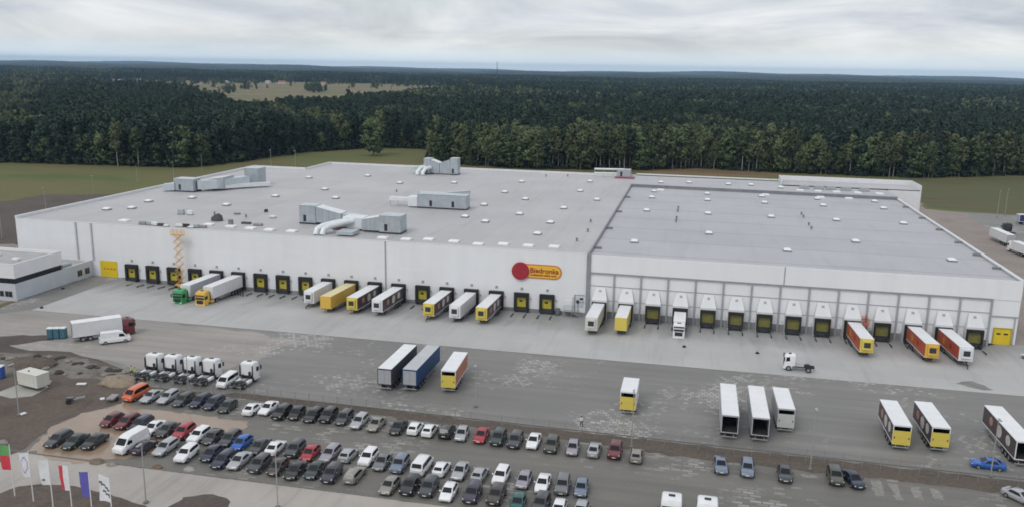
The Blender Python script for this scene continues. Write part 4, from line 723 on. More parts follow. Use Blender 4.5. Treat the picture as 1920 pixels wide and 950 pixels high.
# ------------------------------------------------------------------ trailers and lorries (local x forward, rear face at x = 0)
TW = paint('trailer white', (.72, .73, .74), .4, 0, .2); TROOF = P('trailer roof white', (.76, .77, .78), .5, var=.07, vs_=.5); TCREAM = paint('trailer cream', (.62, .62, .55), .4, 0, .2)
TYEL = paint('trailer yellow', (.66, .53, .10), .4, 0, .2); TAMB = paint('trailer amber', (.68, .42, .06), .4, 0, .2); TBRN = paint('trailer brown', (.062, .038, .036), .45, 0, .2); TGREY = paint('curtain grey', (.055, .058, .07), .6, 0, 0); TBLU = paint('curtain blue', (.012, .06, .17), .55, 0, 0)
TORG = P('trailer orange red', (.42, .05, .03), .45, var=0, vs_=.35, col2=(.46, .13, .04)); TSIL = paint('trailer door grey', (.46, .475, .50), .45, .2, .1); M_INT = P('trailer interior', (.035, .035, .037), .7, var=.3, vs_=1); M_FRID = P('fridge unit dark', (.03, .032, .036), .5, var=.2, vs_=3)
M_PALE = P('pale print', (.55, .52, .49), .5, var=.25, vs_=1.5); M_PALE2 = P('pink print', (.42, .22, .20), .5, var=.25, vs_=1.5)
def twheel(): return MB().cyl((0, 0, 0), (0, 1, 0), .5, .36, 16).mesh('wheel', TYRE, 40), MB().cyl((0, 0, 0), (0, 1, 0), .28, .375, 12).mesh('rim', RIM, 40)
def add_wheels(t, xs, W, dual=False):
    a, b = shared('tw', twheel)
    for x in xs:
        for s in (1, -1):
            w_ = obj('wheel', a, t, (x, s * (W / 2 - .22), .5)); obj('rim', b, w_)
            if dual: w2 = obj('wheel', a, t, (x, s * (W / 2 - .6), .5)); obj('rim', b, w2)
def boxpart(t, name, mat, *a, b=None): return obj(name, (MB().bbox(*a, b) if b else MB().box(*a)).mesh(name, mat), t)
def body_box(t, Lh, W, z0, H, side, front, roof, rear, rearm, x0=0.0, prints=None, fridge=None, frame=None):
    """insulated box from its single panels; rear: doors, open, tailgate"""
    h = W / 2; fr = frame or TSIL
    for s in (1, -1):
        p = obj('side_panel', MB().box(x0 + .06, Lh - .05, min(s * h, s * (h - .06)), max(s * h, s * (h - .06)), z0 + .1, H - .1).mesh('side_panel', side), t)
        if prints:
            for (a, z, r, m) in prints:
                sub = MB(); n = 14; ring = [(Lh * a + r * 1.05 * math.cos(q), z0 + (H - z0) * z + r * math.sin(q)) for q in [2 * math.pi * k / n for k in range(n)]]
                y0, y1 = s * (h + .003), s * (h + .012); sub.loft([[(u, y0, v_) for u, v_ in ring], [(u, y1, v_) for u, v_ in ring]]); obj('print', sub.mesh('print', m), p)
        obj('edge_rail', MB().box(x0 + .05, Lh - .04, s * h - .035, s * h + .035, H - .1, H - .004).box(x0 + .05, Lh - .04, s * h - .035, s * h + .035, z0 - .04, z0 + .1).mesh('edge_rail', fr), t)
    obj('roof_panel', MB().box(x0 + .02, Lh - .02, -h + .036, h - .036, H - .07, H + .012).mesh('roof_panel', roof), t)
    obj('floor', MB().box(x0 + .04, Lh - .06, -h + .07, h - .07, z0 - .08, z0 + .05).mesh('floor', M_INT), t)
    obj('front_panel', MB().bbox(Lh - .05, Lh + .05, -h, h, z0 - .03, H, .04).mesh('front_panel', front), t)
    obj('rear_frame', MB().box(x0 - .05, x0 + .05, -h, -h + .13, z0 - .06, H).box(x0 - .05, x0 + .05, h - .13, h, z0 - .06, H).box(x0 - .05, x0 + .05, -h + .13, h - .13, H - .22, H).box(x0 - .05, x0 + .05, -h + .13, h - .13, z0 - .06, z0 + .07).mesh('rear_frame', fr), t)
    if rear == 'doors':
        for s in (1, -1):
            d = obj('rear_door', MB().box(x0 - .045, x0 + .0, min(s * .015, s * (h - .14)), max(s * .015, s * (h - .14)), z0 + .08, H - .23).mesh('rear_door', rearm), t)
            for y in (.25, .8): obj('lock_bar', MB().tube([(x0 - .07, s * y, z0 + .1), (x0 - .07, s * y, H - .25)], .022, 5).mesh('lock_bar', CHROME), d)
    if rear == 'tailgate':
        d = obj('tailgate', MB().box(x0 - .12, x0 - .052, -h + .02, h - .02, z0 - .25, H - .85).mesh('tailgate', rearm), t)
        for s in (1, -1): obj('marker_lamp', MB().box(x0 - .15, x0 - .122, s * 1.0 - .07, s * 1.0 + .07, z0 + .7, z0 + 1.0).mesh('marker_lamp', M_FRID), d)
    if fridge:
        u = obj('refrigeration_unit', MB().bbox(Lh + .052, Lh + .50, -.85, .85, H - 2.25, H - .25, .08).mesh('refrigeration_unit', fridge), t)
        obj('condenser_grille', MB().box(Lh + .502, Lh + .53, -.62, .62, H - 1.75, H - .7).mesh('condenser_grille', M_FRID), u)
    for s in (1, -1): obj('tail_light', MB().box(x0 - .1, x0 - .055, s * (h - .35) - .13, s * (h - .35) + .13, z0 - .30, z0 - .18).mesh('tail_light', LAMPR), t)
def trailer(label, X, Y, rz, L_=13.6, W=2.55, H=4.0, z0=1.2, side=None, front=None, roof=None, rear='doors', rearm=None, prints=None, fridge=None, legs=True, bar=False, z=None, z_end=None, axles=3, group=None, frame=None):
    za = ramp(X, Y) if z is None else z; xe, ye = X + math.cos(rz) * L_ * .75, Y + math.sin(rz) * L_ * .75; zb = ramp(xe, ye) if z is None else z
    t = thing('semi_trailer', label, 'trailer', (X, Y, za + .012), rz, group, -math.atan2(zb - za, L_ * .75))
    body_box(t, L_, W, z0, H, side or TW, front or TW, roof or TROOF, rear, rearm or TSIL, prints=prints, fridge=fridge, frame=frame)
    ch = MB().box(.1, L_ - .6, -.55, -.40, .75, z0 - .085).box(.1, L_ - .6, .40, .55, .75, z0 - .085)
    for k in range(int(L_ / 1.6)): ch.box(.5 + k * 1.5, .6 + k * 1.5, -1.15, 1.15, .95, z0 - .09)
    obj('chassis', ch.mesh('chassis', CHASSIS), t)
    xs = [2.0 + 1.31 * k for k in range(axles)] if L_ > 9 else [2.0 + 1.31 * k for k in range(2)]
    add_wheels(t, xs, W)
    for s in (1, -1): obj('mudguard', MB().box(xs[0] - .7, xs[-1] + .7, s * (W / 2 - .25) - .2, s * (W / 2 - .25) + .2, 1.03, 1.07).mesh('mudguard', BLKPL), t)
    obj('underrun_bar', MB().box(-.04, .08, -1.15, 1.15, .48, .62).box(-.02, .06, -.7, -.6, .62, .9).box(-.02, .06, .6, .7, .62, .9).mesh('underrun_bar', GALV), t)
    if L_ > 9:
        for s in (1, -1): obj('side_guard', MB().box(xs[-1] + .9, L_ - 3.2, s * 1.18 - .02, s * 1.18 + .02, .55, .68).box(xs[-1] + .9, L_ - 3.2, s * 1.18 - .02, s * 1.18 + .02, .82, .95).mesh('side_guard', GALV), t)
    if legs:
        for s in (1, -1): obj('landing_leg', MB().box(L_ - 2.9, L_ - 2.7, s * .75 - .09, s * .75 + .09, .08, z0 - .1).box(L_ - 2.98, L_ - 2.62, s * .75 - .17, s * .75 + .17, 0, .08).mesh('landing_leg', CHASSIS), t)
    if bar: obj('drawbar', MB().tube([(L_ - 1.5, -.45, .8), (L_ + 1.9, 0, .75)], .09, 5).tube([(L_ - 1.5, .45, .8), (L_ + 1.9, 0, .75)], .09, 5).box(L_ + 1.6, L_ + 1.8, -.05, .05, 0, .75).mesh('drawbar', CHASSIS), t)
    return t
def cab_parts(t, mat, xr, xf, W=2.5, zc=.95, H=3.75, visor=True, bump=None, low=False):
    """cab from xr (rear) to xf (front)"""
    h = W / 2
    def ring(x, i, zt, zb): return [(x, y, z) for y, z in ((-h + i, zb + .1), (-h + i + .12, zb), (h - i - .12, zb), (h - i, zb + .1), (h - i, zt - .35), (h - i - .1, zt - .12), (h - i - .3, zt), (-h + i + .3, zt), (-h + i + .1, zt - .12), (-h + i, zt - .35))]
    obj('cab', MB().loft([ring(xr, .08, H - .1, zc), ring(xr + .15, .0, H, zc), ring(xr + 1.1, .0, H, zc - .2), ring(xf - .28, .0, H - .22, zc - .45), ring(xf - .02, .10, H - .75 if not low else H - .5, zc - .5)]).mesh('cab', mat, 35), t)
    zw0, zw1 = zc + .95, zc + 1.75
    obj('windscreen', MB().slab([(xf + .03, -h + .2, zw0), (xf + .03, h - .2, zw0), (xf - .12, h - .24, zw1), (xf - .12, -h + .24, zw1)], .03).mesh('windscreen', GLASS), t)
    if visor: obj('sun_visor', MB().box(xf - .10, xf + .2, -h + .15, h - .15, zw1 + .03, zw1 + .22).mesh('sun_visor', BLKPL), t)
    for s in (1, -1):
        obj('side_window', MB().slab([(xr + .95, s * (h + .004), zw0), (xf - .35, s * (h + .004), zw0 - .1), (xf - .4, s * (h + .004), zw1 - .1), (xr + 1.0, s * (h + .004), zw1)], .012 * s).mesh('side_window', GLASS), t)
        obj('side_mirror', MB().bbox(xf - .1, xf + .12, s * (h + .2) - .12, s * (h + .2) + .12, zw0 + .05, zw1, .04).mesh('side_mirror', BLKPL), t)
        obj('headlight', MB().box(xf - .02, xf + .06, s * (h - .4) - .22, s * (h - .4) + .22, zc - .32, zc - .1).mesh('headlight', LAMPW), t)
        obj('step_fairing', MB().bbox(xr + .5, xf - .25, s * (h - .16) - .14, s * (h - .16) + .14, .4, zc + .05, .05).mesh('step_fairing', mat), t)
    obj('roof_hatch', MB().box(xr + .75, xr + 1.25, -.4, .4, H + .001, H + .05).mesh('roof_hatch', BLKPL), t)
    obj('grille', MB().box(xf - .02, xf + .045, -h + .45, h - .45, zc - .05, zc + .75).mesh('grille', BLKPL), t)
    obj('bumper', MB().bbox(xf - .3, xf + .1, -h + .02, h - .02, .32, zc - .42, .06).mesh('bumper', bump or mat), t)
def tractor(label, X, Y, rz, mat, group=None, z=None, name='truck_tractor', H=3.75, skirt=True):
    """origin: rear end of the chassis on the ground"""
    za = ramp(X, Y) if z is None else z
    t = thing(name, label, 'truck', (X, Y, za + .012), rz, group)
    obj('chassis', MB().box(-.2, 5.6, -.5, -.36, .7, .98).box(-.2, 5.6, .36, .5, .7, .98).box(-.2, -.1, -.5, .5, .72, .96).box(2.6, 2.75, -.5, .5, .72, .96).mesh('chassis', P('grey chassis', (.10, .10, .105), .6, var=.3, vs_=3)), t)
    for s in (1, -1): obj('rear_lamp_bar', MB().box(-.28, -.21, s * .75 - .4, s * .75 + .4, .7, .84).mesh('rear_lamp_bar', GALV), t)
    obj('fifth_wheel', MB().cyl((1.35, 0, 1.12), (0, 0, 1), .52, .12, 14).box(.95, 1.7, -.5, .5, .985, 1.06).mesh('fifth_wheel', CHASSIS), t)
    add_wheels(t, [1.0], 2.5, True); add_wheels(t, [4.95], 2.45)
    for s in (1, -1):
        obj('mudguard', MB().box(.35, 1.65, s * .95 - .3, s * .95 + .3, 1.06, 1.1).mesh('mudguard', BLKPL), t)
        obj('fuel_tank', MB().bbox(1.9, 3.5, s * .93 - .3, s * .93 + .3, .42, 1.0, .12).mesh('fuel_tank', GALV if not skirt else mat), t)
    obj('catwalk', MB().box(2.2, 3.3, -.45, .45, 1.0, 1.05).mesh('catwalk', GALV), t); obj('exhaust_stack', MB().bbox(3.25, 3.5, -1.0, -.6, 1.0, 2.3, .05).bbox(3.25, 3.5, .4, .9, 1.0, 1.7, .05).mesh('exhaust_stack', BLKPL), t)
    cab_parts(t, mat, 3.9, 6.15, H=H); obj('rear_panel', MB().box(3.80, 3.896, -1.0, 1.0, 1.45, H - .25).mesh('rear_panel', mat), t); obj('cab_gap', MB().box(3.78, 3.95, -1.18, 1.18, .95, 1.4).mesh('cab_gap', BLKPL), t)
    for s in (1, -1): obj('side_deflector', MB().slab([(3.45, s * 1.2, 1.3), (3.88, s * 1.2, 1.3), (3.88, s * 1.2, H - .4), (3.55, s * 1.2, H - .55)], .03 * s).mesh('side_deflector', BLKPL), t)
    return t
UP, DN = R_(90), R_(-90)      # facing away from / towards the camera
OP = [(.30, .5, .75, P('ochre print', (.50, .27, .06), .5, var=.2, vs_=1.5)), (.62, .52, .6, P('dark red print', (.22, .02, .03), .5, var=.2, vs_=1.5))]
BP = [(.22, .55, .8, M_PALE), (.48, .5, .95, M_PALE), (.74, .55, .7, M_PALE2)]
DK = dict(zip(range(19), DOCKX))
GD = 'trailers backed onto the left run of docks'
# coupled lorries at the left docks
trailer('white curtain trailer behind the green truck tractor at the left docks', DK[4] + .1, YS - .1, DN + .02, 13.6, side=P('curtain pale grey', (.40, .41, .44), .6, var=.08, vs_=.4), legs=False, group=GD)
tractor('bright green truck tractor coupled to a trailer at the docks', DK[4] + .45, YS - 11.2, DN + .02, paint('lorry green', (.02, .30, .08)), z=-.45)
trailer('white trailer behind the yellow truck tractor at the left docks', DK[5] + .1, YS - .1, DN + .01, 13.6, legs=False, group=GD)
tractor('yellow truck tractor coupled to a white trailer at the docks', DK[5] + .3, YS - 11.2, DN + .01, TAMB, z=-.45)
trailer('short white trailer with drawbar, first uncoupled one from the left at the docks', DK[9], YS - .1, DN, 10.2, side=TW, front=TW, fridge=TW, legs=False, bar=True, group=GD)
trailer('all yellow trailer backed onto the docks beside the short white one', DK[10], YS - .1, DN, 14.4, side=TAMB, front=TAMB, roof=P('trailer roof pale yellow', (.7, .62, .36), .5, var=.05, vs_=.5), frame=TYEL, group=GD)
trailer('brown trailer with yellow front next to the all yellow trailer', DK[11], YS - .1, DN, 13.6, side=TBRN, front=TYEL, fridge=TYEL, prints=BP, frame=TW, group=GD)
trailer('brown trailer with white front beside the wall joint', DK[12], YS - .1, DN, 13.6, side=TBRN, front=TW, fridge=TW, prints=BP, frame=TW, group=GD)
trailer('brown trailer with yellow front and drawbar, right of a free dock', DK[14], YS - .1, DN, 13.6, side=TBRN, front=TYEL, fridge=TYEL, prints=BP, frame=TW, legs=False, bar=True, group=GD)
trailer('plain white refrigerated trailer between two brown ones at the docks', DK[15], YS - .1, DN, 13.6, side=TW, front=TW, fridge=TW, group=GD)
trailer('brown trailer with yellow front, rightmost one at the left run of docks', DK[16], YS - .1, DN, 13.6, side=TBRN, front=TYEL, fridge=TYEL, prints=BP, frame=TW, group=GD)
GR = 'trailers backed onto the right run of docks'
YQ = YR - .65
trailer('cream trailer at the dock next to the grey pilaster', RB[0], YQ, DN, 13.8, side=TCREAM, front=TCREAM, fridge=TCREAM, frame=TCREAM, group=GR)
trailer('yellow fronted trailer at the second dock right of the pilaster', RB[1], YQ, DN, 11.6, side=TYEL, front=TYEL, fridge=None, frame=TYEL, group=GR)
trailer('orange sided trailer with yellow front, left of the small red lift', RB[9] + .2, YQ, DN + .015, 13.9, side=TORG, front=TYEL, fridge=TYEL, prints=OP, frame=TW, group=GR)
trailer('orange sided trailer with yellow front, between two docks near right end', RB[11] + .1, YQ, DN + .015, 14.0, side=TORG, front=TAMB, fridge=TAMB, prints=OP, frame=TW, group=GR)
trailer('orange sided trailer with white front, rightmost at the docks', RB[12] + .1, YQ, DN + .01, 14.4, side=TORG, front=TW, fridge=TW, prints=OP, frame=TW, legs=False, bar=True, group=GR)
# rigid box lorry at the fourth right dock
def box_lorry(label, X, Y, rz, L_, mat, boxm, H=3.7, z=None, group=None, bmat=None):
    za = ramp(X, Y) if z is None else z
    t = thing('box_lorry', label, 'truck', (X, Y, za + .012), rz, group)
    body_box(t, L_, 2.5, 1.15, H, boxm, boxm, TROOF, 'doors', TSIL, frame=TW)
    obj('chassis', MB().box(.1, L_ + 2.0, -.5, -.36, .7, 1.06).box(.1, L_ + 2.0, .36, .5, .7, 1.06).mesh('chassis', CHASSIS), t)
    add_wheels(t, [1.9] if L_ < 6.5 else [1.7, 3.0], 2.5, True); add_wheels(t, [L_ + 1.15], 2.45)
    cab_parts(t, mat, L_ + .2, L_ + 2.35, H=H - .1 if H < 3.6 else 3.45)
    for s in (1, -1): obj('side_guard', MB().box(3.8, L_ - .3, s * 1.15 - .02, s * 1.15 + .02, .55, .95).mesh('side_guard', GALV), t)
    obj('underrun_bar', MB().box(-.04, .08, -1.1, 1.1, .48, .62).box(-.02, .06, -.6, -.5, .62, 1.05).box(-.02, .06, .5, .6, .62, 1.05).mesh('underrun_bar', GALV), t); return t
box_lorry('white box lorry backed onto the fourth right dock, cab outwards', RB[3] + .05, YQ, DN, 7.2, WHITE, TW, 3.5)
# yard trailers, rear ends to the camera
def yard_t(label, corners, L_, rz=0.0, **kw):
    a, b = [gp(*p, 4.0) for p in corners]; trailer(label, (a[0] + b[0]) / 2, (a[1] + b[1]) / 2, UP + rz, L_, z=0.0, group='trailers parked in the yard', **kw)
yard_t('dark grey curtain trailer with white roof, left of the blue one', ((708.9, 688.4), (732.7, 693.2)), 13.6, side=TGREY, rearm=TSIL, frame=TGREY)
yard_t('blue curtain trailer parked in the yard', ((755.4, 691.1), (780.3, 693.9)), 13.6, side=TBLU, rearm=TSIL, frame=TBLU, roof=P('trailer roof grey', (.48, .49, .50), .5, var=.08, vs_=.4))
yard_t('short orange trailer with yellow tailgate beside the blue trailer', ((827.9, 693.2), (853.5, 695.2)), 10.0, .06, side=P('faded orange side', (.42, .16, .10), .5, var=.15, vs_=.5), rear='tailgate', rearm=TYEL, frame=TW)
yard_t('very short white trailer with yellow tailgate in mid yard', ((1163, 733), (1194, 735)), 6.6, side=TW, rear='tailgate', rearm=TYEL, frame=TW)
yard_t('long white trailer with open rear, left of the three in the yard', ((1354.2, 777.5), (1385.6, 778.4)), 13.6, side=TSIL, rear='open', frame=TSIL)
yard_t('long white trailer with open rear, middle of the three in the yard', ((1411.4, 782.3), (1443.7, 783.1)), 13.6, side=TSIL, rear='open', frame=TSIL)
yard_t('short white trailer with white tailgate, right of the three in the yard', ((1458.9, 764.9), (1492, 766.6)), 9.2, .02, side=TSIL, rear='tailgate', rearm=P('tailgate pale grey', (.52, .52, .50), .5, var=.08, vs_=1), frame=TSIL)
yard_t('brown trailer with yellow tailgate, left of the yellow-ended pair', ((1675.4, 795.8), (1710.5, 797.9)), 10.2, .0, side=TBRN, rear='tailgate', rearm=TYEL, prints=BP, frame=TW)
yard_t('brown trailer with yellow tailgate, right of the yellow-ended pair', ((1748.4, 800), (1783.2, 801)), 10.2, .02, side=TBRN, rear='tailgate', rearm=TYEL, prints=BP, frame=TW)
yard_t('long brown trailer with pale pictures and open rear at the right edge', ((1907, 826), (1943, 829)), 13.6, .02, side=TBRN, rear='open', prints=BP, frame=TW)
# five white tractors in a row, backs to the camera
for i, (a, b) in enumerate([(258, 716), (294, 719), (331, 723), (367, 727), (440, 733)]):
    X, Y = gp(a + 2, b - 1); tractor('white truck tractor with its back to the cars, %s' % (['leftmost of four', 'second of four from the left', 'third of four from the left', 'rightmost of four', 'standing apart to the right'][i]), X, Y, UP + .01 * (i % 3 - 1), WHITE, 'white truck tractors in a row', 0.0, H=3.65)
for i, (a, b) in enumerate([(1242, 944), (1310, 951)]):
    x0, y0 = gp(a + 17, b, 3.3); tractor('white truck tractor facing the camera at the bottom edge, %s of two' % ('left', 'right')[i], x0, y0 + 6.15, DN, WHITE, 'white truck tractors at the bottom edge', 0.0, H=3.8)
# burgundy lorry, terminal tractor, lorries beyond the right corner
X, Y = gp(128, 641); box_lorry('white box lorry with burgundy cab on the left yard', X + .6, Y + .6, R_(46), 9.0, MAROON, TW, 4.0, z=0.0)
X, Y = gp(1527, 698); T = thing('yard_shunter', 'white terminal tractor with open chassis at the apron edge', 'truck', (X, Y + .6, .012), R_(176))
obj('chassis', MB().box(0, 5.2, -.55, -.4, .65, .95).box(0, 5.2, .4, .55, .65, .95).box(0, .12, -.5, .5, .7, .9).mesh('chassis', CHASSIS), T); obj('deck', MB().box(1.9, 3.6, -.9, .9, .96, 1.05).mesh('deck', GALV), T)
obj('fifth_wheel', MB().cyl((1.3, 0, 1.15), (0, 0, 1), .5, .14, 12).box(.9, 1.8, -.4, .4, .96, 1.07).mesh('fifth_wheel', CHASSIS), T); add_wheels(T, [1.1], 2.5, True); add_wheels(T, [4.6], 2.4); cab_parts(T, WHITE, 3.5, 5.5, W=2.2, H=3.1, visor=False, low=True)
X, Y = gp(1884, 462); trailer('white trailer on the side road beyond the right corner', X + 1.2, Y - 1, R_(95), 13.6, z=0.0, legs=False); X2, Y2 = gp(1872, 436); tractor('dark truck tractor at the far end of the side road trailer', X2 + 2.6, Y2 - 6, R_(95), DGREY, z=0.0)
X, Y = gp(1914, 482); box_lorry('white box lorry at the right edge behind the side road trailer', X + 1.8, Y - .5, R_(100), 8.0, WHITE, TW, 3.7, z=0.0)
X, Y = gp(1896, 420); box_lorry('blue box lorry at the right edge of the far truck park', X + 2, Y, R_(10), 8.0, BLUE, paint('lorry blue', (.02, .035, .16)), 3.8, z=0.0)
# ------------------------------------------------------------------ fence
FEN = thing('mesh_fence', 'long wire mesh panel fence on grey posts along the earth strip', 'fence', (0, 0, 0))
M_POST = P('fence post', (.30, .29, .275), .6, .3, var=.15, vs_=3); M_WIRE = P('fence wire', (.12, .12, .11), .6, .3, var=.1, vs_=5)
def fy(x): return 121.7 - (x + 74) * (121.7 - 118.6) / 136
fp = MB().box(-.035, .035, -.035, .035, 0, 2.1).mesh('post', M_POST)
fw = MB()
for z in (.12, .5, .9, 1.3, 1.7, 1.98): fw.tube([(.05, 0, z), (2.45, 0, z)], .008, 3)
for k in range(9): fw.tube([(.15 + k * .27, 0, .1), (.15 + k * .27, 0, 2.0)], .006, 3)
fw = fw.mesh('mesh_panel', M_WIRE)
for k in range(66):
    x = -92 + 2.5 * k; y = fy(x) if x > -74 else 121.7
    obj('post', fp, FEN, (x, y, 0))
    if k < 65: obj('mesh_panel', fw, FEN, (x, y, 0), (0, 0, math.atan2(fy(x + 2.5) - y, 2.5) if x > -74 else 0))
# ------------------------------------------------------------------ lamp posts
M_POLE = P('lamp post grey', (.40, .40, .385), .5, .3, var=.1, vs_=2)
def lamp_post(label, a, b, h=10.0, z=0.0, arm=-1.2, base=True, X=None, Y=None, rz=R_(90), group=None):
    if X is None: X, Y = gp(a, b, z)
    t = thing('lamp_post', label, 'lamp post', (X, Y, z), rz, group)
    obj('pole', MB().tube([(0, 0, 0), (0, 0, h * .5), (0, 0, h)], [.1, .075, .055], 8).mesh('pole', M_POLE, 40), t)
    hd = obj('lamp_head', MB().bbox(-.95, .05, -.16, .16, h - .02, h + .12, .04).mesh('lamp_head', M_POLE), t); obj('lens', MB().box(-.85, -.2, -.12, .12, h - .05, h - .024).mesh('lens', P('lamp lens', (.6, .62, .62), .3, var=.05, vs_=5)), hd)
    obj('base_plate', MB().box(-.2, .2, -.2, .2, 0.01, .05).mesh('base_plate', GALV), t)
    if base: obj('concrete_foot', MB().cyl((0, 0, .1), (0, 0, 1), .35, .2, 12).mesh('concrete_foot', M_KERB), t)
    return t
lamp_post('tall lamp post beside the mid yard trailer and the fence', 1184, 838, 9.0); lamp_post('tall lamp post on the fence strip right of the three white trailers', 1519, 880, 9.2)
lamp_post('tall lamp post in front of the blue car at the right', 1857, 893, 8.6); lamp_post('tall lamp post in the yard right of the short orange trailer', 892, 762, 7.2)
lamp_post('lamp post at the lower left beside the white tall van', 274, 942, 8.0); lamp_post('lamp post at the bottom edge of the car park left of centre', 521, 951, 7.5)
lamp_post('lamp post in the dug earth by the white container', 36, 778, 8.5); lamp_post('lamp post behind the row of white truck tractors', 354, 738, 6.8)
for i, (a, b, s) in enumerate([(4, 448, 'nearest the left edge'), (86, 392, 'second from the left edge'), (176, 366, 'third from the left edge'), (258, 345, 'fourth from the left edge'), (326, 336, 'fifth from the left edge'), (379, 322, 'sixth from the left edge')]):
    lamp_post('lamp post along the earth track left of the warehouse, ' + s, a, b, 8, group='lamp posts left of the warehouse')
for i, (a, b, s) in enumerate([(1869, 408, 'left one'), (1884, 404, 'right one')]): lamp_post('thin lamp post by the far truck park, %s of two' % s, a, b, 10.5, group='lamp posts by the far truck park')
for i, (a, b) in enumerate([(471, 318), (530, 318)]): lamp_post('thin lamp post peeping over the rear left roof edge, %s of two' % ('left', 'right')[i], 0, 0, 19, X=gp(a, b, 14)[0] - 6, Y=330, group='lamp posts behind the warehouse')
# ------------------------------------------------------------------ flags
def flag_mat(n, c): return P('flag ' + n, c, .8, var=.08, vs_=1.5)
FW, FR, FG, FB, FD, FP = [flag_mat(*q) for q in (('white', (.68, .69, .71)), ('red', (.55, .05, .07)), ('green', (.12, .36, .12)), ('violet blue', (.11, .10, .38)), ('dark', (.12, .12, .14)), ('violet', (.36, .32, .50)))]
FL = [((16, 834), (28, 929), 'flag split green above red, leftmost of the row', 'v2'), ((52, 846), (63, 939), 'white flag with faint violet oval, second of the row', 'oval'), ((86, 860), (100, 952), 'white flag with small dark mark low down, third of the row', 'dot'), ((124, 870), (136, 962), 'red and white flag, fourth of the row', 'h2'), ((162, 882), (174, 972), 'violet blue flag, fifth of the row', 'blue'), ((205, 892), (212, 983), 'white flag with grey slanting marks, rightmost of the row', 'slash')]
for i, (tp, bs, lab, kind) in enumerate(FL):
    X, Y = gp(*bs); D = Vector((X, Y, 0)); hh = onY(tp[0], tp[1], Y)[1]
    t = thing('flagpole', 'white flagpole with a ' + lab, 'flagpole', (X, Y, 0), 0, 'flagpoles on the earth mound')
    obj('pole', MB().tube([(0, 0, 0), (0, 0, hh)], [.075, .05], 8).mesh('pole', P('flagpole white', (.7, .7, .69), .4, var=.05, vs_=2), 40), t); obj('finial', MB().cyl((0, 0, hh + .05), (0, 0, 1), .09, .1, 8).mesh('finial', CHROME), t)
    nx, nz = 8, 12; w_, h = 1.35, 3.3; r = random.Random(i); ph = r.uniform(0, 6)
    m = MB(); mats = {'v2': [FG, FR], 'oval': [FW, FP], 'dot': [FW, FD], 'h2': [FR, FW], 'blue': [FB], 'slash': [FW, FD]}[kind]
    def pt(u, v_): return (-.07 - u * w_ * (1 - .05 * v_), .16 * math.sin(u * 5 + ph + v_ * 2.2) * u + .05 * math.sin(v_ * 7 + ph) * u, hh - .12 - v_ * h - .18 * u * math.sin(ph + 1))
    for a in range(nx):
        for b in range(nz):
            u, v_ = (a + .5) / nx, (b + .5) / nz
            mi = {'v2': 0 if v_ < .45 else 1, 'oval': 1 if .12 < ((u - .5) / .36) ** 2 + ((v_ - .5) / .34) ** 2 < 1 and ((u - .5) / .36) ** 2 + ((v_ - .5) / .34) ** 2 > .45 else 0, 'dot': 1 if .55 < u < .8 and .72 < v_ < .82 else 0, 'h2': 0 if u > .5 else 1, 'blue': 0, 'slash': 1 if .5 < v_ + .3 * u < .62 or (.7 < v_ + .2 * u < .82 and u < .7) else 0}[kind]
            m.add([pt(a / nx, b / nz), pt((a + 1) / nx, b / nz), pt((a + 1) / nx, (b + 1) / nz), pt(a / nx, (b + 1) / nz)], [(0, 1, 2, 3)], mi)
    me = m.mesh('flag', mats); me.shade_smooth(); obj('flag', me, t)
# ------------------------------------------------------------------ building site on the left
SL = thing('concrete_slab', 'pale concrete slab under the white container', 'slab', (0, 0, 0))
q = PX((-12, 738), (30, 722), (98, 712), (88, 728), (60, 742), (20, 746)); obj('slab', MB().slab([(a, b, .03) for a, b in q], .35).mesh('slab', P('slab concrete', (.36, .35, .32), .8, var=.12, vs_=.5)), SL)
X, Y = gp(56, 726, .4); CT = thing('plant_container', 'cream white equipment container on a concrete slab', 'container', (X, Y + 1.0, .42), R_(-12))
CM = P('container cream', (.60, .60, .54), .5, var=.05, vs_=.8)
obj('body', MB().bbox(-2.4, 2.4, -1.2, 1.2, .22, 2.45, .06).mesh('body', CM), CT); obj('roof', MB().box(-2.45, 2.45, -1.25, 1.25, 2.454, 2.52).mesh('roof', CM), CT); obj('skid', MB().box(-2.3, 2.3, -1.1, -.9, 0, .216).box(-2.3, 2.3, .9, 1.1, 0, .216).mesh('skid', CHASSIS), CT)
obj('hatch', MB().bbox(-3.1, -2.41, -.8, .8, .5, 2.0, .06).mesh('hatch', CM), CT); obj('roof_cap', MB().cyl((-.7, -.2, 2.58), (0, 0, 1), .16, .12, 8).mesh('roof_cap', BLKPL), CT)
for k in range(4): obj('rib', MB().box(-2.0 + k * 1.2, -1.92 + k * 1.2, -1.23, -1.202, .3, 2.4).mesh('rib', CM), CT)
r = random.Random(5); M_STONE = P('rubble stone', (.24, .225, .20), .85, var=.3, vs_=2); M_STONED = P('dark clod', (.055, .048, .038), .9, var=.35, vs_=2)
st = []
for s in range(5):
    rr = random.Random(s); st.append(MB().loft([[(math.cos(a) * q * rr.uniform(.75, 1.2), math.sin(a) * q * rr.uniform(.75, 1.2), z) for a in [2 * math.pi * k / 7 for k in range(7)]] for q, z in ((.9, -.15), (1, .3), (.7, .65), (.2, .8))]).mesh('boulder', M_STONE, 40))
bank = [(20, 672), (70, 668), (78, 674), (92, 670), (104, 676), (112, 671), (128, 678), (140, 682), (152, 681), (160, 686), (172, 688), (184, 690), (200, 692), (206, 694), (218, 695), (235, 698), (28, 684), (48, 689), (84, 690), (96, 686), (110, 699), (122, 702), (6, 672), (150, 700), (196, 703), (210, 706), (222, 709)]
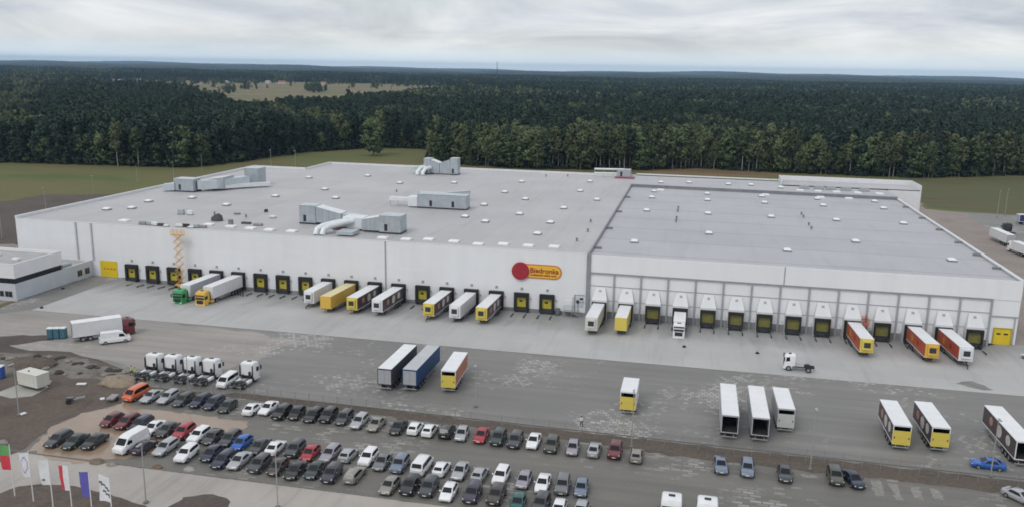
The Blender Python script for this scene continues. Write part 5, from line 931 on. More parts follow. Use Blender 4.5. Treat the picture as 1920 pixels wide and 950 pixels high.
for i, (a, b) in enumerate(bank):
    X, Y = gp(a, b); s = r.uniform(.35, .9); o = obj('boulder', st[i % 5], None, (X, Y, 0), (0, 0, r.uniform(0, 6))); o.scale = (s * r.uniform(.9, 1.6), s, s * r.uniform(.6, 1))
    recolor(o, [M_STONE, M_STONED, M_STONED][i % 3]); tag(o, 'lump of rubble or earth on the bank beside the dug earth', 'rubble', 'rubble lumps along the earth bank')
X, Y = gp(222, 716); heap('sand_heap', 'low sandy heap behind the orange van', 'heap', X, Y, 0, 3.6, 2.4, .9, P('sand', (.26, .21, .15), .9, var=.2, vs_=1.5), 13, 4)
X, Y = gp(62, 683); heap('earth_heap', 'dark greenish earth heap behind the white container', 'heap', X, Y, 0, 5.0, 2.6, 1.1, M_MUD, 15, 8)
X, Y = gp(172, 903 - 35); heap('gravel_heap', 'round brown gravel heap at the car park edge', 'heap', *gp(182, 866), 0, 1.1, .9, .45, P('gravel brown', (.17, .13, .10), .9, var=.3, vs_=2), 12, 6)
for i, (a, b, s) in enumerate([(209, 871, 'small pale mound right of the round gravel heap'), (295, 876, 'small orange-brown mound at the road edge'), (355, 880, 'small grey-green mound by the white SUV'), (5, 829, 'pale sack heap at the left edge by the flags')]):
    X, Y = gp(a, b); heap('small_mound', s, 'mound', X, Y, 0, .8, .55, .4, [M_STONE, P('rust earth', (.17, .10, .06), .9, var=.3, vs_=3), M_CARTON, M_STONE][i], 9, 20 + i)
for i, (a, b, w_, s) in enumerate([(153, 720, 1.6, 'white board lying in the dug earth'), (43, 776, 1.0, 'pale block at the foot of the site lamp post'), (192, 748, .8, 'pale block at the edge of the dug earth')]):
    X, Y = gp(a, b); o = obj('loose_board', MB().bbox(-w_ / 2, w_ / 2, -.35, .35, 0.02, .22, .05).mesh('loose_board', M_PARA), None, (X, Y, 0), (0, 0, .3 + i)); tag(o, s, 'board')
X, Y = gp(132, 755); T = thing('hand_roller', 'small two-wheeled machine with long handles at the water edge', 'machine', (X, Y, 0.02), R_(25))
obj('engine', MB().bbox(-.5, .6, -.35, .35, .4, 1.0, .08).mesh('engine', DGREY), T)
for s in (1, -1): obj('wheel', MB().cyl((-.2, s * .48, .36), (0, 1, 0), .36, .18, 12).mesh('wheel', TYRE, 40), T); obj('handle', MB().tube([(.5, s * .3, .7), (2.3, s * .3, 1.0)], .035, 5).mesh('handle', GALV), T)
X, Y = gp(212, 750); T = thing('flat_trailer', 'small flat car trailer beside the orange van', 'trailer', (X, Y, 0.03), R_(-80)); obj('bed', MB().box(-1.1, 1.1, -.65, .65, .5, .62).mesh('bed', GALV), T); obj('load_board', MB().box(-1.0, 1.0, -.6, .6, .625, .72).mesh('load_board', M_CARTON), T); obj('drawbar', MB().tube([(1.1, 0, .5), (2.2, 0, .45)], .04, 5).mesh('drawbar', CHASSIS), T)
for s in (1, -1): obj('wheel', MB().cyl((0, s * .72, .3), (0, 1, 0), .3, .18, 12).mesh('wheel', TYRE, 40), T)
def toilet(label, X, Y, rz, mat, group=None):
    t = thing('portable_toilet', label, 'toilet', (X, Y, 0.02), rz, group); obj('cabin', MB().bbox(-.55, .55, -.55, .55, .12, 2.15, .05).mesh('cabin', mat), t); obj('roof', MB().loft([[(x * s, y * s, z) for x, y in ((-.6, -.6), (.6, -.6), (.6, .6), (-.6, .6))] for s, z in ((1, 2.154), (.9, 2.3), (.4, 2.38))]).mesh('roof', M_DUCTW), t)
    d = obj('door', MB().box(-.38, .38, -.585, -.552, .2, 2.0).mesh('door', mat), t); obj('handle', MB().box(.25, .3, -.61, -.586, 1.0, 1.2).mesh('handle', CHROME), d); obj('skid', MB().box(-.58, .58, -.5, -.35, 0, .116).box(-.58, .58, .35, .5, 0, .116).mesh('skid', BLKPL), t)
TB = P('toilet teal', (.05, .14, .19), .5, var=.12, vs_=1.5)
for i, a in enumerate((96, 108, 120)): X, Y = gp(a, 634 - .3 * i); toilet('teal portable toilet behind the white box lorry, %s of three' % ('left', 'middle', 'right')[i], X, Y, .3, TB, 'portable toilets by the lorry')
X, Y = gp(2, 708); toilet('bright blue portable toilet cut by the left edge', X, Y, .2, P('toilet blue', (.03, .09, .35), .5, var=.1, vs_=1.5))
# ------------------------------------------------------------------ by the warehouse wall
T = thing('metal_stair', 'grey steel stair with railings by the pilaster', 'stair', (-26.6, YF, -.86)); 
obj('landing', MB().box(-1.0, 1.0, -1.6, -.02, 1.25, 1.33).mesh('landing', GALV), T)
for k in range(6): obj('step', MB().box(1.0 + k * .28, 1.3 + k * .28, -1.5, -.3, 1.05 - k * .2, 1.09 - k * .2).mesh('step', GALV), T)
for y in (-1.55, -.25): obj('railing', MB().tube([(-1.0, y, 1.3), (-1.0, y, 2.4), (1.0, y, 2.4), (2.8, y, 1.1), (2.8, y, 0)], .035, 5).tube([(1.0, y, 1.3), (1.0, y, 2.4)], .035, 5).tube([(-1, y, 1.85), (1, y, 1.85), (2.8, y, .55)], .03, 5).mesh('railing', GALV), T)
for x in (-.95, .9): obj('leg', MB().box(x, x + .08, -1.5, -1.42, 0, 1.248).mesh('leg', GALV), T)
o = obj('service_door', MB().box(-.75, .75, -.1, -.005, 1.33, 3.5).mesh('service_door', M_OFL), T); obj('wall_pipe', MB().tube([(1.4, -.2, 0), (1.4, -.2, 5.0), (3.6, -.2, 5.0)], .09, 6).tube([(2.2, -.2, 0), (2.2, -.2, 3.4), (3.7, -.2, 3.4)], .06, 6).mesh('wall_pipe', M_FLASH, 40), T)
T = thing('switch_cabinet', 'dark electrical cabinet by the steel stair', 'cabinet', (-29.0, YF - .5, -.86)); obj('body', MB().bbox(-.5, .5, -.3, .3, .1, 1.6, .04).mesh('body', DGREY), T); obj('door', MB().box(-.45, .45, -.33, -.302, .2, 1.5).mesh('door', MGREY), T); obj('foot', MB().box(-.5, .5, -.28, .28, 0, .096).mesh('foot', BLKPL), T)
T = thing('meter_board', 'pale board with dark boxes on the wall beside the pilaster', 'board', (-24.4, YF, 1.2)); obj('board', MB().box(-1.4, 1.2, -.1, -.005, 0, 2.4).mesh('board', M_OFW), T); obj('meter_box', MB().box(-.4, .2, -.25, -.102, 1.0, 1.7).mesh('meter_box', BLKPL), T); obj('meter_box', MB().box(.4, 1.1, -.25, -.102, 1.9, 2.3).mesh('meter_box', BLKPL), T)
X0 = (DOCKX[5] + DOCKX[6]) / 2
for i, dx in enumerate((-.9, 0, .9)):
    o = obj('bollard', MB().cyl((0, 0, .75), (0, 0, 1), .13, 1.5, 10).cyl((0, 0, .03), (0, 0, 1), .2, .06, 10).mesh('bollard', CHASSIS, 40), None, (X0 + dx, 183.2 - i * .5, ramp(X0, 183)), None); tag(o, 'dark steel bollard between the yellow truck and the free docks, %s of three' % ('left', 'middle', 'right')[i], 'bollard', 'bollards at the left docks')
for i, (a, b) in enumerate([(78, 577), (118, 541), (500, 545), (1420, 662), (1283, 650)]):
    X, Y = gp(a, b); o = obj('rubber_chock', MB().loft([[(x, -.25, z) for x, z in ((-.4, 0), (.4, 0), (.15, .35), (-.1, .35))], [(x, .25, z) for x, z in ((-.4, 0), (.4, 0), (.15, .35), (-.1, .35))]]).mesh('rubber_chock', TYRE), None, (X, Y, ramp(X, Y) + .014), (0, 0, i)); tag(o, 'small dark wheel chock lying on the concrete ' + ['at the left corner of the apron', 'beside the office wall', 'in front of the bollards', 'in front of the open right docks', 'in front of the white box lorry'][i], 'chock')
# ------------------------------------------------------------------ people
def person(label, X, Y, rz, shirt, trousers, z=0.0, stride=.22, lean=0.0):
    t = thing('person', label, 'person', (X, Y, z), rz)
    V = {}; E = []; pts = []; rad = []
    def p(n, x, y, zz, r): V[n] = len(pts); pts.append((x, y, zz)); rad.append(r)
    def e(a, b): E.append((V[a], V[b]))
    p('pel', 0, 0, .95, .15); p('waist', 0, 0, 1.1, .14); p('chest', .02, 0, 1.32, .165); p('neck0', .01, 0, 1.47, .075); p('neck', .02, 0, 1.54, .06); p('head', .04, 0, 1.62, .085); p('brow', .035, 0, 1.69, .095); p('crown', .03, 0, 1.76, .065)
    for a, b in (('pel', 'waist'), ('waist', 'chest'), ('chest', 'neck0'), ('neck0', 'neck'), ('neck', 'head'), ('head', 'brow'), ('brow', 'crown')): e(a, b)
    for s, k in ((1, 'l'), (-1, 'r')):
        f = s * stride
        p(k + 'hip', 0, s * .1, .9, .105); p(k + 'knee', f * .5 + .03, s * .11, .5, .068); p(k + 'ank', f - .02, s * .11, .09, .05); p(k + 'toe', f + .15, s * .13, .045, .04)
        p(k + 'sh', .01, s * .19, 1.42, .075); p(k + 'el', -f * .35 - .03, s * .25, 1.14, .05); p(k + 'wr', -f * .5 + .08, s * .25, .9, .034); p(k + 'palm', -f * .5 + .11, s * .25, .83, .036)
        for a, b in (('pel', k + 'hip'), (k + 'hip', k + 'knee'), (k + 'knee', k + 'ank'), (k + 'ank', k + 'toe'), ('chest', k + 'sh'), (k + 'sh', k + 'el'), (k + 'el', k + 'wr'), (k + 'wr', k + 'palm')): e(a, b)
        for q, (dx, ln) in enumerate(((.03, .07), (.012, .085), (-.008, .08), (-.026, .065))): p(k + 'f%d' % q, -f * .5 + .12 + dx, s * .245, .83 - ln, .0085); e(k + 'palm', k + 'f%d' % q)
        p(k + 'th', -f * .5 + .165, s * .235, .80, .0095); e(k + 'palm', k + 'th')
    me = bpy.data.meshes.new('body'); me.from_pydata(pts, E, [])
    key = 'cloth %s' % label; m = bpy.data.materials.new(key); m.use_nodes = True; tt = m.node_tree; b = tt.nodes['Principled BSDF']; b.inputs['Roughness'].default_value = .8
    c = N(tt, 'ShaderNodeTexCoord'); sp = N(tt, 'ShaderNodeSeparateXYZ'); L(tt, c.outputs['Object'], sp.inputs[0]); rp = N(tt, 'ShaderNodeValToRGB'); dv_ = N(tt, 'ShaderNodeMath', operation='DIVIDE', i={1: 2.0}); L(tt, sp.outputs['Z'], dv_.inputs[0]); L(tt, dv_.outputs[0], rp.inputs[0])
    cr = rp.color_ramp; cr.interpolation = 'CONSTANT'; cr.elements[0].position = 0; cr.elements[0].color = (.02, .02, .02, 1); cr.elements[1].position = .05; cr.elements[1].color = (*trousers, 1)
    e1 = cr.elements.new(.49); e1.color = (*shirt, 1); e2 = cr.elements.new(.75); e2.color = (.45, .28, .2, 1); L(tt, rp.outputs[0], b.inputs['Base Color']); me.materials.append(m)
    o = obj('body', me, t); sk = o.modifiers.new('skin', 'SKIN')
    if not me.skin_vertices: me.attributes  # layer is made by the modifier
    for i, sv in enumerate(me.skin_vertices[0].data): sv.radius = (rad[i], rad[i] * (.78 if i in (1, 2) else 1)) if i not in (V['chest'], V['waist'], V['pel']) else (rad[i] * 1.1, rad[i] * .75); sv.use_root = (i == 0)
    sd = o.modifiers.new('sub', 'SUBSURF'); sd.levels = 1; sd.render_levels = 1
    obj('hair', MB().loft([[(.025 + q * math.cos(a), q * .92 * math.sin(a), z) for a in [2 * math.pi * k / 10 for k in range(10)]] for q, z in ((.1, 1.69), (.112, 1.74), (.09, 1.81), (.03, 1.84))]).mesh('hair', P('hair brown', (.05, .035, .025), .8, var=.2, vs_=9), 60), t)
    obj('nose', MB().bbox(.12, .16, -.015, .015, 1.62, 1.67, .006).mesh('nose', P('skin', (.45, .28, .2), .6, var=.05, vs_=9)), t)
    for s in (1, -1):
        obj('eye', MB().bbox(.115, .135, s * .035 - .014, s * .035 + .014, 1.675, 1.69, .004).mesh('eye', BLKPL), t); obj('ear', MB().bbox(.0, .05, s * .098 - .012, s * .098 + .012, 1.63, 1.69, .005).mesh('ear', P('skin', (.45, .28, .2))), t)
    return t
def _ens(me):
    return me
try:
    person('person in a white top and dark trousers walking in the yard', *gp(1090, 799), R_(-60), (.7, .7, .7), (.03, .03, .035))
    HV = (.55, .7, .05)
    person('worker in a yellow high-visibility jacket by the truck tractors, left of two', *gp(247, 703), R_(20), HV, (.05, .06, .09), .02); person('worker in a high-visibility vest by the truck tractors, right of two', *gp(254, 706), R_(200), HV, (.2, .2, .22), .02, .1)
    person('worker in orange standing on the raised red lift', 37.0, 184.6, R_(-90), (.42, .12, .06), (.05, .06, .1), -.89 + 5.2 - 1.0, .05)
except Exception as ex: print('PERSON', ex); raise
# ------------------------------------------------------------------ trees
def leafmat(n, c1, c2, rnd=.38):
    return P(n, c1, .75, var=.25, vs_=.45, col2=c2, spec=.25, detail=3, rnd=rnd)
LF = {'birch': leafmat('birch leaves', (.112, .143, .066), (.170, .197, .098)), 'pine': leafmat('pine needles', (.034, .060, .038), (.056, .090, .055)), 'spruce': leafmat('spruce needles', (.028, .054, .038), (.048, .080, .052)), 'leaf': leafmat('broadleaf leaves', (.078, .112, .050), (.130, .166, .074))}
BK = {'birch': P('birch bark', (.30, .285, .26), .8, var=.5, vs_=1.2, stretch=(1, 1, .5)), 'pine': P('pine bark', (.10, .07, .05), .9, var=.3, vs_=1.5), 'spruce': P('spruce bark', (.09, .07, .055), .9, var=.3, vs_=1.5), 'leaf': P('grey bark', (.14, .125, .105), .9, var=.3, vs_=1.5)}
SPEC = {  # height, crown base, crown radius, clumps, leaves per clump, clump radius, leaf size
 'birch': (24, 8.0, 3.4, 50, 36, 1.25, .62), 'pine': (23, 7.5, 3.2, 50, 30, 1.0, .58), 'spruce': (24, 1.0, 3.4, 80, 22, .85, .6), 'leaf': (20, 1.8, 4.9, 60, 40, 1.6, .7)}
def crown(kind, seed, lod=1.0):
    h, cb, cr_, nc, nl, rc, ls = SPEC[kind]; g = np.random.default_rng(seed); cs = []
    if lod < 1: nc = max(12, int(nc * .5)); nl = max(6, int(nl * .4)); ls *= 1.75
    for i in range(nc):
        t = g.random() ** (.8 if kind != 'spruce' else 1.35); a = g.random() * 6.283
        if kind == 'spruce': R = cr_ * (1 - t) ** .85 + .15; r = R * (.55 + .45 * g.random()); z = cb + (h - cb - .5) * t - .25 * r
        elif kind == 'pine': R = cr_ * math.sin(math.pi * (.16 + .8 * t)) ** .7; r = R * math.sqrt(g.random()); z = cb + (h - cb - .7) * t
        elif kind == 'birch': R = cr_ * math.sin(math.pi * (.1 + .84 * t)) ** .75 * (1.1 - .45 * t); r = R * math.sqrt(g.random()) ** .8; z = cb + (h - cb - .8) * t
        else: R = cr_ * math.sin(math.pi * (.18 + .76 * t)) ** .6; r = R * math.sqrt(g.random()) ** .7; z = cb + (h - cb - .9) * t
        cs.append((r * math.cos(a), r * math.sin(a), z))
    cs = np.array(cs); n = nc * nl
    c = np.repeat(cs, nl, 0) + g.normal(0, 1, (n, 3)) * np.array([rc, rc, rc * .62]) * .62
    nrm = g.normal(0, 1, (n, 3)) + np.array([0, 0, .7]); nrm /= np.linalg.norm(nrm, axis=1)[:, None]
    u = np.cross(nrm, g.normal(0, 1, (n, 3))); u /= np.linalg.norm(u, axis=1)[:, None]; w_ = np.cross(nrm, u)
    s = (ls * g.uniform(.55, 1.2, n))[:, None]; s2 = s * g.uniform(.5, .9, (n, 1))
    v = np.stack([c - u * s - w_ * s2 * .2, c - w_ * s2, c + u * s + nrm * s * .15, c + w_ * s2], 1).reshape(-1, 3)
    me = bpy.data.meshes.new('crown')
    ctr = np.array([0, 0, cb + (h - cb) * (.45 if kind != 'spruce' else .3)]); o1 = (c - ctr) / np.array([cr_, cr_, (h - cb) * .5]); o2 = c - np.repeat(cs, nl, 0); o2 /= np.linalg.norm(o2, axis=1)[:, None] + 1e-6
    nn = o1 * .6 + o2 * .95 + np.array([0, 0, .35]) + g.normal(0, .22, (n, 3)); nn /= np.linalg.norm(nn, axis=1)[:, None]      # leaf masses shade like rounded clumps
    V3 = v.reshape(-1, 4, 3); gn = np.cross(V3[:, 1] - V3[:, 0], V3[:, 2] - V3[:, 0]); fl = (gn * nn).sum(1) < 0; V3[fl] = V3[fl][:, ::-1]
    me.from_pydata(V3.reshape(-1, 3).tolist(), [], np.arange(n * 4).reshape(-1, 4).tolist()); me.materials.append(LF[kind])
    me.shade_smooth(); me.normals_split_custom_set_from_vertices(np.repeat(nn, 4, 0).tolist()); return me, cs
def trunk(kind, seed, cs):
    h, cb, cr_, *_ = SPEC[kind]; g = random.Random(seed); m = MB(); r0 = .26 if kind != 'leaf' else .32
    bx, by = g.uniform(-.5, .5), g.uniform(-.5, .5)
    m.tube([(0, 0, -.3), (bx * .3, by * .3, h * .3), (bx * .8, by * .8, h * .65), (bx * .5, by * .5, h * .93)], [r0, r0 * .8, r0 * .5, .05], 6)
    for k in range(9):
        q = cs[g.randrange(len(cs))]; z0 = max(cb * .8, q[2] - 1.6 - .5 * math.hypot(q[0], q[1])); m.tube([(bx * .7, by * .7, z0), (q[0] * .5, q[1] * .5, (z0 + q[2]) / 2 + .3), (q[0], q[1], q[2])], [.09, .06, .025], 4)
    return m.mesh('trunk', BK[kind], 40)
TREES = {k: [] for k in SPEC}
for k in SPEC:
    for s in range(5):
        me, cs = crown(k, 100 + s * 7 + len(k)); TREES[k].append((me, trunk(k, s, cs)))
EDGE = [(-470, 372), (-420, 378), (-366, 390), (-307, 399), (-262, 403), (-252, 440), (-243, 500), (-212, 548), (-172, 552), (-160, 540), (-151, 470), (-118, 464), (-87, 461), (-30, 477), (0, 497), (45, 491), (84, 493), (120, 494), (174, 525), (230, 540), (330, 560)]
def edge(x): return float(np.interp(x, [p[0] for p in EDGE], [p[1] for p in EDGE]))
# clearing in the wood: far fields and hamlet; near side follows the tree tops, far side the ground
FIELD = [gp(190, 151.5), gp(300, 151), gp(345, 151), gp(480, 153), gp(600, 155), gp(700, 157), gp(835, 161)] + [gp(a, b, 19) for a, b in ((835, 164), (760, 169), (690, 178), (600, 188), (500, 189), (440, 187), (420, 176), (350, 162), (300, 157), (190, 156))]
def inside(x, y, poly):
    c = np.zeros(x.shape, bool); n = len(poly)
    for i in range(n):
        x1, y1 = poly[i]; x2, y2 = poly[(i + 1) % n]
        with np.errstate(divide='ignore', invalid='ignore'): c ^= ((y1 > y) != (y2 > y)) & (x < (x2 - x1) * (y - y1) / (y2 - y1 + 1e-12) + x1)
    return c
sheet('far_field', [(a, b) for a, b in FIELD], .05, M_FARF)
KL = {'birch': ('birch_tree', 'tall pale-trunked birch at the front of the wood behind the warehouse', 'birches along the edge of the wood'), 'pine': ('pine_tree', 'dark pine at the front of the wood behind the warehouse', 'pines along the edge of the wood'), 'spruce': ('spruce_tree', 'dark pointed spruce at the front of the wood behind the warehouse', 'spruces along the edge of the wood'), 'leaf': ('broadleaf_tree', 'round green broadleaf tree at the front of the wood behind the warehouse', 'broadleaf trees along the edge of the wood')}
def tree(kind, X, Y, s=1.0, label=None, group=None, r=random):
    me, tr = TREES[kind][r.randrange(len(TREES[kind]))]; nm, lb, gr = KL[kind]
    t = thing(nm, label or lb, 'tree', (X, Y, -.03), r.uniform(0, 6.28), group or gr); t.scale = (s * r.uniform(.9, 1.15), s * r.uniform(.9, 1.15), s)
    obj('trunk', tr, t); obj('crown', me, t); return t
r = random.Random(11); x = -375.0; cnt = {}
while x < 205:
    left = x < -150
    p = r.random()
    if left and x < -175 or x < -150 and p > .5: kind = 'pine' if p < .22 else 'spruce' if p < .72 else 'leaf' if p < .95 else 'birch'
    else: kind = 'birch' if p < .46 else 'leaf' if p < .84 else 'pine' if p < .93 else 'spruce'
    tree(kind, x, edge(x) + r.uniform(0, 5), r.uniform(.66, 1.06) if not (kind == 'leaf') else r.uniform(.6, 1.1), r=r); x += r.uniform(1.7, 3.1)
n_front = len([o for o in COL.objects if o.name.split('.')[0] in ('birch_tree', 'pine_tree', 'spruce_tree', 'broadleaf_tree')])
print('front trees', n_front)
# dense undergrowth along the edge (stuff)
# two pale trees that stand out on the left, one big round tree right of them
for a, b, k, s, lab in [(238, 309, 'birch', .95, 'paler birch standing out of the dark wood on the left, left of two'), (272, 311, 'birch', .88, 'paler birch standing out of the dark wood on the left, right of two'), (700, 292, 'leaf', 1.2, 'big rounded green tree left of the grassy gap in the wood')]:
    X, Y = gp(a, b); tree(k, X, min(Y, edge(X) - 3), s, lab, 'single trees in front of the wood', r)
# the wood itself: geometry-node instances over points (stuff)
def pts_grid(y0, y1, sp, jit, seed):
    g = np.random.default_rng(seed); xs_ = np.arange(-1.3 * y1, .75 * y1, sp); ys_ = np.arange(y0, y1, sp); X, Y = np.meshgrid(xs_, ys_); X = X.ravel() + g.uniform(-jit, jit, X.size); Y = Y.ravel() + g.uniform(-jit, jit, Y.size)
    c = np.stack([X, Y, np.full_like(X, 15 - HC)], 1) @ CR.T; u = 960 + FPX * c[:, 0] / c[:, 2]
    ok = (u > -170) & (u < 2090) & (c[:, 2] > 0) & ~inside(X, Y, FIELD); return X[ok], Y[ok], g
coll = {}
def proto(name, kinds, lod):
    c = bpy.data.collections.new(name)
    for k, n in kinds:
        for s in range(n):
            me, cs = crown(k, 900 + s * 13 + len(name), lod); o = bpy.data.objects.new('wood_%s' % k, me); c.objects.link(o)
            if lod == 1:
                tr = trunk(k, 50 + s, cs); v0 = [tuple(q.co) for q in me.vertices]; f0 = [tuple(p.vertices) for p in me.polygons]; nn = [tuple(q.vector) for q in me.corner_normals]
                v1 = [tuple(q.co) for q in tr.vertices]; f1 = [tuple(i + len(v0) for i in p.vertices) for p in tr.polygons]; n1 = [tuple(q.vector) for q in tr.corner_normals]
                mj = bpy.data.meshes.new('wood_tree'); mj.from_pydata(v0 + v1, [], f0 + f1); mj.materials.append(LF[k]); mj.materials.append(BK[k]); mj.polygons.foreach_set('material_index', [0] * len(f0) + [1] * len(f1))
                mj.shade_smooth(); mj.normals_split_custom_set(nn + n1); o.data = mj
    return c
def wood(name, label, X, Y, Z, S, coln, seed):
    me = bpy.data.meshes.new(name); me.from_pydata(np.stack([X, Y, Z], 1).tolist(), [], [])
    at = me.attributes.new('size', 'FLOAT', 'POINT'); at.data.foreach_set('value', S.astype(np.float32)); at = me.attributes.new('turn', 'FLOAT', 'POINT'); at.data.foreach_set('value', np.random.default_rng(seed).uniform(0, 6.28, len(X)).astype(np.float32))
    o = obj(name, me); tag(o, label, 'wood', None, 'stuff')
    t = bpy.data.node_groups.new(name, 'GeometryNodeTree'); t.interface.new_socket('Geometry', in_out='INPUT', socket_type='NodeSocketGeometry'); t.interface.new_socket('Geometry', in_out='OUTPUT', socket_type='NodeSocketGeometry')
    gi = N(t, 'NodeGroupInput'); go = N(t, 'NodeGroupOutput'); ip = N(t, 'GeometryNodeInstanceOnPoints'); ci = N(t, 'GeometryNodeCollectionInfo'); ci.inputs['Collection'].default_value = coln; ci.inputs['Separate Children'].default_value = True; ci.inputs['Reset Children'].default_value = True
    a1 = N(t, 'GeometryNodeInputNamedAttribute', data_type='FLOAT'); a1.inputs['Name'].default_value = 'size'; a2 = N(t, 'GeometryNodeInputNamedAttribute', data_type='FLOAT'); a2.inputs['Name'].default_value = 'turn'
    cx = N(t, 'ShaderNodeCombineXYZ'); L(t, a2.outputs['Attribute'], cx.inputs['Z']); e2r = N(t, 'FunctionNodeEulerToRotation'); L(t, cx.outputs[0], e2r.inputs[0])
    L(t, gi.outputs[0], ip.inputs['Points']); L(t, ci.outputs[0], ip.inputs['Instance']); ip.inputs['Pick Instance'].default_value = True; L(t, e2r.outputs[0], ip.inputs['Rotation']); L(t, a1.outputs['Attribute'], ip.inputs['Scale']); L(t, ip.outputs[0], go.inputs[0])
    md = o.modifiers.new('trees', 'NODES'); md.node_group = t; return o
SPEC['shrub'] = (4.2, .1, 2.4, 26, 18, .8, .5); LF['shrub'] = leafmat('undergrowth leaves', (.030, .042, .020), (.060, .075, .034)); BK['shrub'] = BK['leaf']
cU = proto('undergrowth', [('shrub', 4)], .99)
g = np.random.default_rng(17); X = g.uniform(-400, 230, 900); Y = np.interp(X, [p[0] for p in EDGE], [p[1] for p in EDGE]) + g.uniform(0, 14, X.size) ** 1.0
wood('undergrowth', 'dark undergrowth between the trunks at the edge of the wood', X, Y, np.full(X.size, -.05), g.uniform(.6, 1.5, X.size) * np.where(X < -150, 1.25, .55), cU, 8)
cA = proto('wood_near', [('birch', 4), ('pine', 1), ('leaf', 4)], 1); cP = proto('wood_near_dark', [('pine', 4), ('spruce', 4)], 1); cB = proto('wood_far', [('pine', 4), ('spruce', 2), ('leaf', 3), ('birch', 2)], .5)
X, Y, g = pts_grid(375, 900, 5.2, 2.3, 1); e = np.interp(X, [p[0] for p in EDGE], [p[1] for p in EDGE]); ok = Y > e + 5.5; X, Y = X[ok], Y[ok]
cl = np.sin(X * .021 + 1.3) * np.sin(Y * .017 + .4) + .6 * np.sin(X * .05 + Y * .043); dep = Y - np.interp(X, [p[0] for p in EDGE], [p[1] for p in EDGE]); dark = np.where(X < -150, cl > -.6, (dep > 40 + 25 * np.sin(X * .06) + 18 * np.sin(X * .023 + 2)) & (cl > -.45))
S = g.uniform(.66, 1.04, len(X)) * (1 + .14 * cl)
wood('near_wood_mixed', 'mixed birch and pine wood behind the front trees', X[~dark], Y[~dark], np.full((~dark).sum(), -.03), S[~dark], cA, 2); wood('near_wood_conifers', 'dark conifer wood behind the front trees', X[dark], Y[dark], np.full(dark.sum(), -.03), S[dark], cP, 3)
X, Y, g = pts_grid(900, 3600, 8.6, 4.0, 5); cl = np.sin(X * .008 + 1) * np.sin(Y * .006 + .4) + .5 * np.sin(X * .02 + Y * .017)
S = g.uniform(.8, 1.15, len(X)) * (1 + .12 * cl); ok = ~((cl < -1.12) & (Y > 1500)); cD = proto('wood_far_dark', [('pine', 5), ('spruce', 4)], .5); n2 = cl + .35 * np.sin(X * .045 + 2) * np.sin(Y * .012) + g.normal(0, .22, len(X)); a = ok & (n2 < -.25); b_ = ok & ~(n2 < -.25)
wood('far_wood_mixed', 'lighter mixed stands in the endless far wood', X[a], Y[a], np.full(a.sum(), -1.0), S[a], cB, 6); wood('far_wood_conifers', 'endless dark conifer wood reaching towards the horizon', X[b_], Y[b_], np.full(b_.sum(), -1.0), S[b_], cD, 7)
print('wood', len(X))
# far canopy as a bumpy sheet with low hills, to the horizon
def hill(x, y):
    d = np.hypot(x, y); a = np.arctan2(x, y)
    return np.clip((d - 4500) / 6000, 0, 1) * (12 * np.sin(a * 9 + .5) + 9 * np.sin(a * 23 + d * .0006) + 10 * np.sin(d * .0011 + a * 5) + 7 * np.sin(a * 51 + d * .0004 + 2)) 
rad = np.concatenate([np.linspace(3450, 9000, 330), np.geomspace(9050, 16000, 130)]); ang = np.linspace(R_(-55), R_(32), 620)
A, D = np.meshgrid(ang, rad); g = np.random.default_rng(3); Xc, Yc = D * np.sin(A), D * np.cos(A); Zc = 17 + g.normal(0, 2.0, A.shape) + hill(Xc, Yc)
v = np.stack([Xc, Yc, Zc], -1).reshape(-1, 3); ni, nj = A.shape; idx = np.arange(ni * nj).reshape(ni, nj); f = np.stack([idx[:-1, :-1], idx[:-1, 1:], idx[1:, 1:], idx[1:, :-1]], -1).reshape(-1, 4)
me = bpy.data.meshes.new('distant_woodland'); me.from_pydata(v.tolist(), [], f.tolist())
M_FAR = soil('distant woodland', [(.018, .028, .018), (.026, .036, .022), (.020, .030, .020), (.034, .042, .024)], .0022, (1, .35, 1), bump=0, fine=.03)
t = M_FAR.node_tree; b = t.nodes['Principled BSDF']; old = b.inputs['Base Color'].links[0].from_socket       # pale clearings and a lake far out
c = N(t, 'ShaderNodeTexCoord'); mp = N(t, 'ShaderNodeMapping'); mp.inputs['Scale'].default_value = (.0006, .00022, 1); L(t, c.outputs['Object'], mp.inputs[0]); n = N(t, 'ShaderNodeTexNoise', i={'Scale': 1.0, 'Detail': 4.0}); L(t, mp.outputs[0], n.inputs['Vector'])
mr = N(t, 'ShaderNodeMapRange', i={'From Min': .63, 'From Max': .66, 'To Min': 0, 'To Max': .8}); L(t, n.outputs['Fac'], mr.inputs['Value']); x = N(t, 'ShaderNodeMix', data_type='RGBA'); x.inputs[7].default_value = (.25, .24, .19, 1); L(t, mr.outputs[0], x.inputs[0]); L(t, old, x.inputs[6]); L(t, x.outputs[2], b.inputs['Base Color'])
me.materials.append(M_FAR); tag(obj('distant_woodland', me), 'distant woodland running to the horizon', 'woodland', None, 'stuff')
